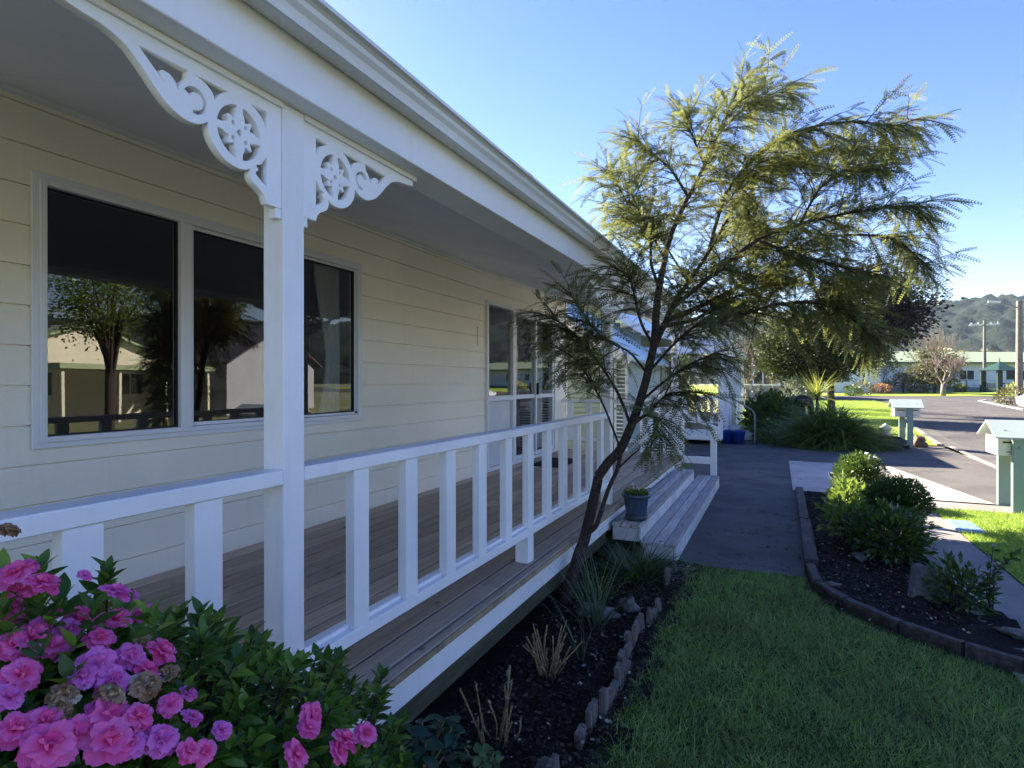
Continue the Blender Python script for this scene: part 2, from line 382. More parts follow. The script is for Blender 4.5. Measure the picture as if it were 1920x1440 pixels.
M['gazebo'] = paint('gazebo_green', (.008, .028, .022), .5)
M['gazroof'] = paint('gazebo_roof', (.022, .06, .045), .5)
M['carpaint'] = mat('silver_car_paint', (.62, .63, .64), .22, metal=.3)
M['tyre'] = mat('tyre', (.015, .015, .015), .8)
M['carglass'] = mat('car_glass', (.02, .025, .03), .05)
M['petal'] = leafmat('pink_petal', (.88, .11, .40), (.93, .22, .53), (.84, .10, .42), .35, .5, (.9, .25, .55))
M['petal2'] = leafmat('mauve_petal', (.76, .15, .52), (.84, .25, .64), (.74, .16, .52), .35, .5)
M['wilt'] = leafmat('wilted_petal', (.30, .16, .07), (.55, .38, .22), (.70, .60, .46), .35, .8)
M['anther'] = mat('flower_centre', (.35, .03, .12), .6)
M['brick'] = mat('brown_stone', (.14, .08, .05), .8)
M['bag'] = mat('black_rubbish_bag', (.012, .012, .015), .25)
M['redflower'] = leafmat('red_flower', (.5, .05, .03), (.6, .25, .3), (.7, .5, .6), .2)
# ------------------------------------------------------------------ ground and setting
def sheet(name, poly, z, m, kind='structure', thick=0, parent=None):
    bm = bmesh.new(); vs = [bm.verts.new((p[0], p[1], 0)) for p in poly]; f = bm.faces.new(vs)
    if f.normal.z < 0: f.normal_flip()
    bmesh.ops.triangulate(bm, faces=bm.faces[:])
    for yy in (20, 90): bmesh.ops.bisect_plane(bm, geom=bm.verts[:] + bm.edges[:] + bm.faces[:], plane_co=(0, yy, 0), plane_no=(0, 1, 0))
    if thick:
        r = bmesh.ops.extrude_face_region(bm, geom=bm.faces[:]); up = [e for e in r['geom'] if isinstance(e, bmesh.types.BMVert)]
        for v in bm.verts: v.co.z = gz(v.co.y) - .05
        for v in up: v.co.z = gz(v.co.y) + thick
    else:
        for v in bm.verts: v.co.z = gz(v.co.y) + z
    bmesh.ops.recalc_face_normals(bm, faces=bm.faces[:])
    if not thick:
        for f in bm.faces:
            if f.normal.z < 0: f.normal_flip()
    me = bpy.data.meshes.new(name); bm.to_mesh(me); bm.free()
    return tag(link(name, me, m, parent), kind=kind)
def bumpy(name, x0, x1, y0, y1, z, amp, m, step=.03, fs=5.0, clip=None):
    xs = np.arange(x0, x1 + step, step); ys = np.arange(y0, y1 + step, step)
    V = []; idx = {}; Fc = []
    for i, x in enumerate(xs):
        for j, y in enumerate(ys):
            n = noise.fractal(Vector((x * fs, y * fs, 3.1)), 1.0, 2.0, 4)
            V.append((x, y, z + amp * n))
    nj = len(ys)
    for i in range(len(xs) - 1):
        for j in range(nj - 1):
            if clip is None or clip(xs[i], ys[j]): Fc.append((i * nj + j, (i + 1) * nj + j, (i + 1) * nj + j + 1, i * nj + j + 1))
    return tag(mesh_np(name, np.array(V), np.array(Fc), m, smooth=True), kind='structure')

sheet('ground', [(-900, -300), (900, -300), (900, 1500), (-900, 1500)], -.04, M['earth'])
edge = [(.22, 5.45), (.24, 5.0), (.47, 4.61), (.74, 4.34), (1.22, 4.03), (1.75, 3.75), (2.6, 3.4), (4.0, 3.0)]
lawn_poly = [(-.72, -3), (4.5, -3), (4.5, 2.9)] + list(reversed(edge[1:])) + [(.20, 5.30), (-.72, 5.26)]
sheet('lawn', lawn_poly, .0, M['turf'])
def inpoly(poly, P):
    P = np.asarray(P); x, y = P[:, 0], P[:, 1]; ins = np.zeros(len(P), bool); n = len(poly)
    for i in range(n):
        x1, y1 = poly[i]; x2, y2 = poly[(i + 1) % n]
        c = ((y1 > y) != (y2 > y)); t = (x2 - x1) * (y - y1) / ((y2 - y1) if y2 != y1 else 1e-9) + x1
        ins ^= c & (x < t)
    return ins
sheet('path', [(-1.5, 5.24), (.20, 5.30), (.26, 9.45), (.22, 13.1), (-1.5, 13.1)], .004, M['asphalt'])
sheet('driveway', [(-16, 13.1), (3.72, 13.1), (3.72, 17.6), (-.4, 17.2), (-1.0, 19.0), (-3.5, 19.3), (-16, 19)], .002, M['asphalt'])
sheet('driveway_apron', [(2.0, 9.49), (3.66, 9.49), (3.72, 17.6), (1.9, 17.4), (1.9, 13.4)], .008, M['drive'])
sheet('driveway_slab', [(.20, 9.50), (2.58, 9.50), (1.92, 12.95), (.20, 13.05)], .014, M['concrete'])
sheet('footpath', [(1.18, 3.8), (1.74, 3.6), (1.76, 9.44), (1.05, 9.44)], .006, M['oldconc'])
sheet('pavement', [(1.77, 8.95), (3.62, 8.95), (3.64, 9.44), (1.77, 9.44)], .006, M['oldconc'])
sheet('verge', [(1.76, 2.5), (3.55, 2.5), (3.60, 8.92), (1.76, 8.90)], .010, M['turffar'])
LE = [gat(*p).xy[:] for p in ((1762, 836), (1728, 812), (1703, 795), (1684, 780), (1677, 768), (1668, 758))]
LO = [gat(*p).xy[:] for p in ((1802, 836), (1754, 808), (1722, 790), (1704, 778), (1694, 766), (1682, 755))]
rl = [(-1.0, 19.2), (1.2, 17.9), (2.2, 17.6)] + LE + [gat(1640, 752).xy[:], gat(1590, 750).xy[:], gat(1500, 752).xy[:], (-3.5, 30), (-3.5, 19.4)]
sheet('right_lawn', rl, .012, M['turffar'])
sheet('kerb_channel', [(3.68, 2), (4.3, 2), (4.36, 15)] + LO + list(reversed(LE)) + [(3.92, 17.2), (3.78, 13.5)], .010, M['drive'])
sheet('road', [(4.3, -8), (12, -8), (14, 30), (17, 46), (70, 66), (70, 78), (20, 64), (-30, 62), (-30, 46), gat(1500, 752).xy[:], gat(1590, 750).xy[:], gat(1640, 752).xy[:]] + list(reversed(LO)) + [(4.36, 15)], -.002, M['road'])
a, b, c_, d_ = gat(1560, 742), gat(1925, 743), gat(1925, 733), gat(1560, 733)
sheet('far_lawn', [(a.x - 30, a.y - 4), (a.x, a.y), gat(1700, 743).xy[:], gat(1840, 743).xy[:], (b.x, b.y), (b.x + 40, b.y + 12), (c_.x + 60, c_.y + 60), (c_.x - 60, c_.y + 60)], .02, M['turffar'])
# low kerb lines
def kerb(name, pts, wd, ht, m):
    mb = MB()
    for p, q in zip(pts[:-1], pts[1:]):
        L_ = (Vector(q) - Vector(p)).length; n = max(1, int(L_ / 1.0))
        for i in range(n):
            a_ = Vector(p).lerp(Vector(q), i / n); b_ = Vector(p).lerp(Vector(q), (i + 1) / n - .008 / L_)
            mb.bar((*a_, gz(a_.y) + ht / 2 - .01), (*b_, gz(b_.y) + ht / 2 - .01), wd, ht + .02)
    return tag(mb.build(name, m), kind='structure')
kerb('kerb', [(3.64, 9.5), (3.72, 13.5), (3.9, 17.6)], .08, .03, M['oldconc'])
kerb('kerb', [tuple(p) for p in LE], .12, .05, M['oldconc'])
kk = [gat(*p).xy[:] for p in ((1920, 769), (1880, 761), (1836, 752), (1850, 750))]
kerb('kerb', kk, .12, .05, M['concrete'])
i0 = gat(1836, 752); i1 = gat(1924, 770); i2 = gat(1990, 765); i3 = gat(1950, 748)
sheet('driveway', [i0.xy[:], i1.xy[:], i2.xy[:], i3.xy[:]], .02, M['drive'])
# garden soil
bumpy('garden_bed', -1.9, -.60, -1.0, 5.26, .012, .028, M['soil'], .028, 6)
bedpoly = [(.24, 9.35), (.24, 5.45), (.26, 5.0), (.5, 4.62), (.77, 4.36), (1.25, 4.05), (1.8, 3.8), (2.2, 3.6), (1.45, 4.6), (1.22, 5.6), (1.15, 7), (1.1, 9.38)]
bumpy('garden_bed', .24, 2.2, 3.6, 9.38, .02, .03, M['soil'], .035, 6, clip=lambda x, y: bool(inpoly(bedpoly, [(x, y)])[0]))

# hills, a ring of forested ridges far to the right and ahead
def hills():
    V = []; na, nr = 620, 130
    for i in range(na):
        az = R(-40 + 190 * i / (na - 1))         # from +Y towards +X
        for j in range(nr):
            t = j / (nr - 1); r = 330 + 900 * t
            x, y = r * math.sin(az), r * math.cos(az)
            h0 = 77 + 7 * noise.noise(Vector((az * 1.7, 0, 5.2))) + 6 * noise.noise(Vector((az * 9, .5, 1)))
            h0 -= 30 * max(0, math.sin(az - R(30)))
            prof = max(0, min(1, (r - 350) / 420)); prof = prof * prof * (3 - 2 * prof)
            spur = noise.fractal(Vector((az * 9, t * 2.5, 8.0)), 1, 2, 3) * 26 * prof * (1 - .55 * t)
            h = h0 * 1.0 * prof + spur * (.8 - .6 * prof) + (4 if t > 0 else -3)
            if t > .75: h -= 60 * (t - .75)
            cr = noise.cell(Vector((x / 8, y / 8, 0))) * 0
            d, _ = noise.voronoi(Vector((x / 14, y / 14, h / 40)))
            h += 9 * (1 - min(1, d[0] * 1.5)) * (1 if prof > .02 else 0)
            V.append((x, y, h))
    Fc = [(i * nr + j, i * nr + j + 1, (i + 1) * nr + j + 1, (i + 1) * nr + j) for i in range(na - 1) for j in range(nr - 1)]
    m = mat('hill_forest', (.03, .05, .02), .9, .1); v = coords(m)
    vo = N(m, 'ShaderNodeTexVoronoi'); vo.inputs['Scale'].default_value = .085; L(m, v, vo.inputs['Vector'])
    n = noise_t(m, v, .25, 6, .7)
    sp = N(m, 'ShaderNodeSeparateColor'); L(m, vo.outputs['Color'], sp.inputs[0]); c1 = mix(m, sp.outputs[0], (.005, .011, .009), (.030, .042, .022)); dk = ramp(m, vo.outputs['Distance'], [(.45, (0, 0, 0)), (.75, (1, 1, 1))]); c1 = mix(m, dk, c1, (.004, .008, .006)); setc(m, mix(m, ramp(m, n, [(.4, (0, 0, 0)), (.65, (1, 1, 1))]), c1, (.024, .032, .018)))  # dk paints dark shade between tree crowns into the cell edges
    bump(m, n, 1.0, 4.0)
    return tag(mesh_np('hills', np.array(V), np.array(Fc), m), kind='structure')
hills()

# ------------------------------------------------------------------ the cream house
WX, RX, DZ = -3.40, -1.44, .45       # wall face, rail face, deck level
HY0, HY1 = -2.2, 9.62
house = empty('weatherboard_house', (WX, 3.5, 0), 0, 'cream weatherboard house with white veranda and deck filling the left side', 'house')
def hp(o):      # parent to house keeping world coordinates
    o.parent = house; o.matrix_parent_inverse = Matrix.Translation((-WX, -3.5, 0)); return o
WIN = (1.61, 4.11, 1.27, 2.66); DOOR = (6.54, 9.03, .45, 2.66)
def cladding(x, y0, y1, z0, z1, holes, pitch=.20, off=1.584, face=1):
    mb = MB(); k = math.floor((z0 - off) / pitch)
    z = off + k * pitch
    while z < z1:
        a0, a1 = max(z, z0), min(z + pitch, z1)
        cuts = [(y0, y1)]
        for (hy0, hy1, hz0, hz1) in holes:
            if a1 > hz0 + 1e-6 and a0 < hz1 - 1e-6:
                if a0 < hz0 - 1e-3 or a1 > hz1 + 1e-3:     # split the board at the hole edge
                    pass
                cuts = [c for (p, q) in cuts for c in ((p, min(q, hy0)), (max(p, hy1), q)) if c[1] - c[0] > 1e-3]
        segs = [(a0, a1, cuts)]
        out = []
        zs = sorted({a0, a1} | {h[2] for h in holes if a0 < h[2] < a1} | {h[3] for h in holes if a0 < h[3] < a1})
        for s0, s1 in zip(zs[:-1], zs[1:]):
            cc = [(y0, y1)]
            for (hy0, hy1, hz0, hz1) in holes:
                if s1 > hz0 + 1e-6 and s0 < hz1 - 1e-6:
                    cc = [c for (p, q) in cc for c in ((p, min(q, hy0)), (max(p, hy1), q)) if c[1] - c[0] > 1e-3]
            for p, q in cc:
                def fx(zz): return x + face * (.009 + .006 * (1 - (zz - z) / pitch))
                t = .02 * face
                if abs(s0 - z) < 1e-6: s0_ = s0; s0 = s0 + .0055
                else: s0_ = s0
                mb.add([(fx(s0), p, s0), (fx(s0), q, s0), (fx(s1), q, s1), (fx(s1), p, s1), (x - t, p, s0), (x - t, q, s0), (x - t, q, s1), (x - t, p, s1)],
                       [(0, 1, 2, 3), (0, 4, 5, 1), (2, 6, 7, 3), (0, 3, 7, 4), (1, 5, 6, 2)])
                if s0_ != s0: mb.add([(x - t * .3, p, s0_ - .002), (x - t * .3, q, s0_ - .002), (x - t * .3, q, s0 + .002), (x - t * .3, p, s0 + .002)], [(0, 1, 2, 3)])
                s0 = s0_
        z += pitch
    return mb
hp(cladding(WX - .012, HY0, HY1, DZ - .02, 3.06, [WIN, DOOR]).build('wall', M['cream'], fix=True))
# end wall of the house and the inner room
mb = MB(); mb.box(WX - 6.8, WX - .04, HY1 - .14, HY1 - .02, .1, 3.05); mb.box(WX - .016, WX + .02, HY1 - .05, HY1 + .03, DZ, 3.04); hp(mb.build('end_wall', M['cream']))
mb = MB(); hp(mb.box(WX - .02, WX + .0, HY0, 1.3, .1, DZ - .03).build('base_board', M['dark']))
mb = MB()
mb.box(WX - 4.0, WX - 3.95, -1.9, 9.4, .5, 2.9); mb.box(WX - 4, WX - .06, -1.95, -1.9, .5, 2.9); mb.box(WX - 4, WX - .06, 9.4, 9.45, .5, 2.9)
mb.box(WX - 4, WX - .06, -1.95, 9.45, 2.9, 2.94); mb.box(WX - 2.4, WX - .4, 5.2, 5.3, .5, 2.9)
mb.box(WX - .10, WX - .06, -1.9, WIN[0], .5, 2.9); mb.box(WX - .10, WX - .06, WIN[1], DOOR[0], .5, 2.9); mb.box(WX - .10, WX - .06, DOOR[1], 9.4, .5, 2.9)
mb.box(WX - .10, WX - .06, WIN[0], WIN[1], .5, WIN[2]); mb.box(WX - .10, WX - .06, WIN[0], WIN[1], WIN[3], 2.9); mb.box(WX - .10, WX - .06, DOOR[0], DOOR[1], DOOR[3], 2.9)
hp(mb.build('interior_wall', M['room'])); mb = MB(); mb.box(WX - 4, WX - .05, -1.95, 9.45, .44, .5); hp(mb.build('interior_floor', M['carpet']))
# roof: soffit, beam, fascia, gutter, roof
BZ = 2.50
mb = MB()
ys = [HY0 + i * 1.2 for i in range(9)] + [HY1 + .06]
for p, q in zip(ys[:-1], ys[1:]):
    mb.add([(WX - .03, p, 3.055), (WX - .03, q - .003, 3.055), (RX - .10, q - .003, BZ + .06), (RX - .10, p, BZ + .06), (WX - .03, p, 3.075), (WX - .03, q - .003, 3.075), (RX - .10, q - .003, BZ + .08), (RX - .10, p, BZ + .08)],
           [(0, 3, 2, 1), (4, 5, 6, 7), (0, 1, 5, 4), (1, 2, 6, 5), (2, 3, 7, 6), (3, 0, 4, 7)])
hp(mb.build('soffit', M['soffit'], fix=True))
mb = MB(); mb.bar((WX + .014, HY0, 3.032), (WX + .014, HY1, 3.032), .028, .036); hp(mb.build('soffit_moulding', M['soffit']))
mb = MB(); mb.box(RX - .10, RX + .08, HY0, HY1 + .08, BZ, BZ + .172, .003); hp(mb.build('veranda_beam', M['whitewood']))
mb = MB(); gprof = [(RX + .085, BZ + .165), (RX + .15, BZ + .150), (RX + .165, BZ + .150), (RX + .168, BZ + .162), (RX + .160, BZ + .168), (RX + .168, BZ + .185), (RX + .182, BZ + .200), (RX + .186, BZ + .215),
                    (RX + .196, BZ + .222), (RX + .212, BZ + .226), (RX + .212, BZ + .240), (RX + .200, BZ + .240), (RX + .196, BZ + .232), (RX + .10, BZ + .21), (RX + .085, BZ + .21)]
def seg_prism(mb, prof, y0, y1): mb.prism(prof, 'y', y0, y1)
gut = MB()
for p, q in ((HY0, 2.9), (2.904, 6.4), (6.404, HY1 + .12)): gut.prism(gprof, 'y', p, q)
gobj = gut.build('gutter', M['gutter'], fix=True)
for yb in (2.9, 6.4):
    pass
brk = MB()
for i in range(11):
    y = -1.5 + i * 1.1; brk.box(RX + .15, RX + .175, y, y + .02, BZ + .144, BZ + .149)
rf = MB(); RZ = BZ + .245; RIX, RIZ = -4.95, 3.86
rf.add([(RX + .17, HY0, RZ), (RX + .17, HY1 + .15, RZ), (RIX, HY1 + .15, RIZ), (RIX, HY0, RIZ), (2 * RIX - RX, HY1 + .15, RZ), (2 * RIX - RX, HY0, RZ)], [(0, 1, 2, 3), (3, 2, 4, 5)])
n0 = len(rf.v); rf.add([(v[0], v[1], v[2] - .03) for v in rf.v[:6]], [(3, 2, 1, 0), (5, 4, 2, 3), (0, 1, -5, -6)][:2])
roof = hp(rf.build('roof', M['roofgreen']))
gobj.parent = roof; tag(gobj)
for yb in (2.9, 6.4):
    mb = MB(); mb.prism([(x + .0022 * (1 if i > 1 else 0), z + (.0018 if i > 6 else -.0018)) for i, (x, z) in enumerate(gprof)], 'y', yb - .035, yb + .035); mb.build('gutter_joint', M['gutter'], roof, fix=True)
# gable end sheet so that the roof is closed
mb = MB(); mb.prism([(WX - .1, 3.04), (RX - .08, BZ + .09), (RX + .05, BZ + .2), (RIX, RIZ - .05), (2 * RIX - RX, RZ - .05), (2 * RIX - RX, 2.6), (WX - 6.7, 2.6), (WX - 6.7, 3.04)], 'y', HY1 - .02, HY1 + .05); hp(mb.build('gable', M['cream'], fix=True))
mb = MB(); mb.bar((RX + .10, HY1 + .10, BZ + .16), (RIX, HY1 + .10, RIZ - .09), .03, .17); hp(mb.build('bargeboard', M['white']))

# window
wy0, wy1, wz0, wz1 = WIN
def frame(mb, x0, x1, y0, y1, z0, z1, t, bev=.002):
    mb.box(x0, x1, y0, y0 + t, z0, z1, bev); mb.box(x0, x1, y1 - t, y1, z0, z1, bev)
    mb.box(x0, x1, y0 + t, y1 - t, z0, z0 + t, bev); mb.box(x0, x1, y0 + t, y1 - t, z1 - t, z1, bev)
mb = MB(); frame(mb, WX + .002, WX + .022, wy0 - .004, wy1 + .004, wz0 - .004, wz1 + .004, .034); frame(mb, WX - .07, WX + .035, wy0 + .026, wy1 - .026, wz0 + .026, wz1 - .026, .030)
mb.box(WX - .05, WX + .030, 2.39, 2.465, wz0 + .055, wz1 - .055, .002); mb.box(WX - .05, WX + .030, 3.25, 3.32, wz0 + .055, wz1 - .055, .002)
win = hp(mb.build('window', M['alu']))
panes = [(1.672, 2.386), (2.47, 3.245), (3.325, 4.05)]
for i, (p, q) in enumerate(panes):
    z0, z1 = wz0 + .058, wz1 - .058
    if i:
        mb = MB(); frame(mb, WX - .045, WX + .006, p, q, z0, z1, .018 if i == 2 else .022); s = mb.build('sash', M['alu'], win)
        p, q, z0, z1 = p + .02, q - .02, z0 + .02, z1 - .02
    mb = MB(); frame(mb, WX - .030, WX + .002, p, q, z0, z1, .006, 0); mb.build('seal', M['rubber'], win)
    mb = MB(); mb.box(WX - .016, WX - .011, p + .004, q - .004, z0 + .004, z1 - .004); mb.build('pane', M['glass'], win)
mb = MB(); mb.box(WX + .004, WX + .02, 4.035, 4.05, 1.335, 1.35); mb.build('catch', M['black'], win)
# curtain gathered at the right of the window
def curtain(y0, y1, x, z0, z1, waist, label):
    V = []; ny, nz = 70, 26
    for j in range(nz):
        t = j / (nz - 1); z = z1 + (z0 - z1) * t
        g = 1 - .45 * math.exp(-((t - .42) / .22) ** 2) * waist
        for i in range(ny):
            s = i / (ny - 1); y = y1 - (y1 - y0) * (1 - s) * g
            V.append((x + .022 * math.sin(s * 46 + .8 * math.sin(t * 3)) + .01 * math.sin(s * 17), y, z))
    Fc = [(j * ny + i, j * ny + i + 1, (j + 1) * ny + i + 1, (j + 1) * ny + i) for j in range(nz - 1) for i in range(ny - 1)]
    o = mesh_np('curtain', np.array(V), np.array(Fc), M['curtain'], smooth=True)
    sm = o.modifiers.new('thick', 'SOLIDIFY'); sm.thickness = .003
    tag(o, label, 'curtain'); return o
curtain(3.74, 4.06, WX - .20, .55, 2.72, 1, 'white gathered curtain hanging behind the right pane of the wide window')
curtain(8.45, 8.98, WX - .20, .53, 2.68, .2, 'pale curtain hanging inside the sliding glass door')
# door unit
dy0, dy1, dz0, dz1 = DOOR
mb = MB(); frame(mb, WX - .08, WX + .035, dy0, dy1, dz0 + .005, dz1, .045); mb.box(WX - .06, WX + .03, 7.34, 7.44, dz0 + .05, dz1 - .045, .002)
mb.box(WX - .05, WX + .024, dy0 + .045, 7.34, 1.36, 1.43, .002)
door = hp(mb.build('sliding_door', M['alu']))
mb = MB(); mb.box(WX - .02, WX - .012, dy0 + .05, 7.335, 1.435, dz1 - .05); mb.build('pane', M['glass'], door)
mb = MB(); mb.box(WX - .024, WX - .016, dy0 + .05, 7.335, .505, 1.355); mb.build('lower_panel', paint('opal_panel', (.62, .64, .66), .5), door)
for (p, q, x) in ((7.445, 8.28, -.01), (8.20, 8.98, .012)):
    mb = MB(); frame(mb, WX - .03 + x, WX + .005 + x, p, q, dz0 + .055, dz1 - .048, .05); mb.box(WX - .028 + x, WX + .003 + x, p + .05, q - .05, 1.37, 1.43, .002); le = mb.build('door_leaf', M['alu'], door)
    mb = MB(); mb.box(WX - .016 + x, WX - .010 + x, p + .052, q - .052, 1.432, dz1 - .1); mb.build('pane', M['glass'], le)
    mb = MB(); mb.box(WX - .016 + x, WX - .010 + x, p + .052, q - .052, dz0 + .107, 1.368); mb.build('pane', M['glass'], le)
mb = MB(); mb.box(WX + .02, WX + .055, 8.215, 8.245, 1.42, 1.60, .006); mb.build('handle', M['black'], door)
# faint pencil line / wiring conduit beside the door
mb = MB(); mb.tube([(WX + .018, 6.30, 2.30), (WX + .018, 6.31, 2.07)], .003, 5); hp(mb.build('wire', M['steel']))

# deck
mb = MB(); x = WX + .006; k = 0
while x < RX + .075:
    w_ = .1275
    joints = sorted([HY0] + [HY0 + 1.7 + (k * 1.37 % 3.6) + j * 4.2 for j in range(3)] + [HY1 - .02])
    joints = [j for j in joints if j <= HY1 - .02]
    for p, q in zip(joints[:-1], joints[1:]):
        if q - p > .05: mb.box(x, min(x + w_, RX + .075), p + .0015, q - .0015, DZ - .032, DZ, .004)
    x += .1415; k += 1
deck = hp(mb.build('deck', M['deck']))
mb = MB(); rn = random.Random(3); y = HY0
while y < HY1 - .02:      # pale worn nosing strip, in lengths
    l = rn.uniform(.6, 2.2); y2 = min(y + l, HY1 - .02); mb.box(RX + .0765, RX + .088, y + .002, y2 - .002, DZ - .034, DZ - .004 - rn.uniform(0, .004), .002); y = y2
mb.build('deck_nosing', M['endgrain'], deck)
mb = MB(); mb.box(RX - .02, RX + .015, HY0, HY1 - .03, .245, DZ - .036, .002); mb.build('deck_fascia', M['white'], deck)
mb = MB(); mb.box(RX - .05, RX - .005, HY0, 5.2, .13, .242); mb.build('deck_bearer', M['bearer'], deck)
mb = MB(); mb.box(RX - .60, RX - .58, HY0, HY1, -.02, .40); mb.build('subfloor_shade', M['dark'], deck)  # near-black sheet added as the deep shade under the deck

# posts with fretwork
def crv(pts, n=6):
    """pts with 3rd item 1 = corner. Catmull-Rom closed, corners kept."""
    out = []; m_ = len(pts)
    for i in range(m_):
        p1, p2 = pts[i], pts[(i + 1) % m_]; p0 = p1 if len(p1) > 2 else pts[i - 1]; p3 = p2 if len(p2) > 2 else pts[(i + 2) % m_]
        straight = len(p1) > 2 and len(p2) > 2
        for k in range(1 if straight else n):
            t = k / n
            out.append(tuple(.5 * ((2 * p1[a]) + (p2[a] - p0[a]) * t + (2 * p0[a] - 5 * p1[a] + 4 * p2[a] - p3[a]) * t * t + (3 * p1[a] - p0[a] - 3 * p2[a] + p3[a]) * t ** 3) for a in (0, 1)))
    return out
def fret_curves():
    C = []
    C.append(crv([(0, 0, 1), (.64, 0, 1), (.64, .022, 1), (.58, .031), (.535, .036), (.49, .053), (.46, .077), (.43, .107), (.40, .137), (.37, .158), (.33, .172), (.29, .168), (.262, .150, 1), (.257, .185), (.235, .217), (.205, .237), (.17, .246), (.14, .243), (.118, .232, 1),
                  (.122, .252), (.11, .272), (.088, .284), (.070, .298), (.060, .322, 1), (.0, .322, 1)]))
    C.append(crv([(.455, .038, 1), (.322, .036, 1), (.325, .056), (.343, .077), (.352, .102, 1), (.358, .084), (.373, .071), (.392, .069), (.402, .079), (.388, .100, 1), (.415, .075, 1)]))
    C.append(crv([(.300, .036, 1), (.195, .036, 1), (.222, .052), (.240, .080, 1), (.249, .061), (.268, .047)]))
    C.append(crv([(.120, .036), (.062, .036, 1), (.062, .088), (.078, .060)][0:0] + [(.118, .036, 1), (.060, .036, 1), (.060, .090, 1), (.080, .058)]))
    C.append(crv([(.060, .178, 1), (.060, .268, 1), (.086, .252), (.100, .238), (.090, .226), (.098, .214), (.080, .206)]))
    # hook
    hook = []
    cx, cy, r1, r2 = .302, .108, .036, .022
    for k in range(13):
        a = math.radians(-150 + 250 * k / 12); hook.append((cx - r1 * math.cos(a), cy + r1 * math.sin(a)))
    for k in range(12, -1, -1):
        a = math.radians(-150 + 250 * k / 12); rr = r2 + (.004 if k > 3 else 0) + (-.004 if k < 2 else 0); hook.append((cx - rr * math.cos(a), cy + rr * math.sin(a)))
    C.append(hook)
    cx, cy = .158, .140
    for q in range(4):
        base = math.radians(45 + 90 * q); pts = []
        for k in range(11):
            a = base + math.radians(-37 + 74 * k / 10); pts.append((cx + .076 * math.cos(a), cy + .078 * math.sin(a)))
        for k in range(15):
            t = 1 - k / 14; a = base + math.radians(-33 + 66 * t); rr = .050 + .009 * math.cos((t - .5) * 4 * math.pi)
            pts.append((cx + rr * math.cos(a), cy + rr * math.sin(a)))
        C.append(pts)
        C.append([(cx + .031 * math.cos(base) + .0065 * math.cos(k * math.pi / 4), cy + .031 * math.sin(base) + .0065 * math.sin(k * math.pi / 4)) for k in range(8)])
    C.append([(cx + .011 * math.cos(k * math.pi / 2), cy + .011 * math.sin(k * math.pi / 2)) for k in range(4)])
    return C
cd = bpy.data.curves.new('fret', 'CURVE'); cd.dimensions = '2D'; cd.fill_mode = 'BOTH'; cd.extrude = .012; cd.bevel_depth = .0012; cd.bevel_resolution = 0; cd.offset = -.0012
for pts in fret_curves():
    sp = cd.splines.new('POLY'); sp.points.add(len(pts) - 1); sp.use_cyclic_u = True
    for i, p in enumerate(pts): sp.points[i].co = (p[0], -p[1], 0, 1)
co = bpy.data.objects.new('fret_tmp', cd); col.objects.link(co); bpy.context.view_layer.update()
fret = bpy.data.meshes.new_from_object(co.evaluated_get(bpy.context.evaluated_depsgraph_get())); bpy.data.objects.remove(co)
fret.name = 'bracket'; fret.materials.clear(); fret.materials.append(M['whitewood'])
def post(y0, z0=None, x1=RX, w_=.09, both=True, name='veranda_post'):
    z0 = .20 if z0 is None else z0
    mb = MB(); mb.box(x1 - w_, x1 + .0, y0, y0 + w_, z0, BZ - .002, .003)
    p = hp(mb.build(name, M['white']))
    for s in ((-1, 1) if both else (-1,)):
        o = bpy.data.objects.new('bracket', fret); col.objects.link(o); o.parent = p
        yb = y0 + w_ + .001 if s > 0 else y0 - .001
        # curve plane (u,-v) -> (Y, Z)
        Mx = Matrix(((0, 0, 1, x1 - .020), (s, 0, 0, yb), (0, 1, 0, BZ - .020), (0, 0, 0, 1))); o.matrix_basis = Mx
        o.matrix_parent_inverse = Matrix.Identity(4); o.matrix_local = p.matrix_basis.inverted() @ Mx if False else Mx
        mb = MB(); mb.box(x1 - .045, x1 + .004, yb, yb + s * .655, BZ - .020, BZ - .001, .002); mb.box(x1 - .042, x1 - .006, yb + s * .012, yb + s * .60, BZ - .027, BZ - .0205, .002); mb.build('bracket_bead', M['whitewood'], p)
        mb = MB(); mb.box(x1 - .040, x1 - .008, yb, yb + s * .022, BZ - .375, BZ - .3425, .002); mb.build('bracket_block', M['whitewood'], p)
    return p
post(1.37); post(5.33); post(9.35)
def balustrade(y0, y1, ys, foot=None, x1=RX):
    e = empty('balustrade', (0, 0, 0)); hp(e)
    def b(name, mb): o = mb.build(name, M['white'], e); return o
    mb = MB(); mb.box(x1 - .092, x1 + .003, y0, y1, 1.272, 1.320, .004); b('top_rail', mb)
    mb = MB(); mb.box(x1 - .075, x1 - .0, y0, y1, .622, .672, .003); mb.box(x1 - .075, x1 - .03, y0, y1, .6725, .690, .003); b('bottom_rail', mb)
    for y in ys:
        mb = MB(); mb.box(x1 - .045, x1 - .003, y - .088, y, .6725, 1.2715, .002); b('baluster', mb)
    if foot:
        mb = MB(); mb.box(x1 - .09, x1 + .001, foot, foot + .09, DZ + .001, .6215, .003); b('foot_post', mb)
    return e
ys = [1.80 + .332 * i for i in range(11)]
balustrade(1.461, 5.329, [y for y in ys if y < 5.3], 3.36)
balustrade(HY0, 1.369, [1.15, .83, .50, .17, -.16, -.49, -.82])
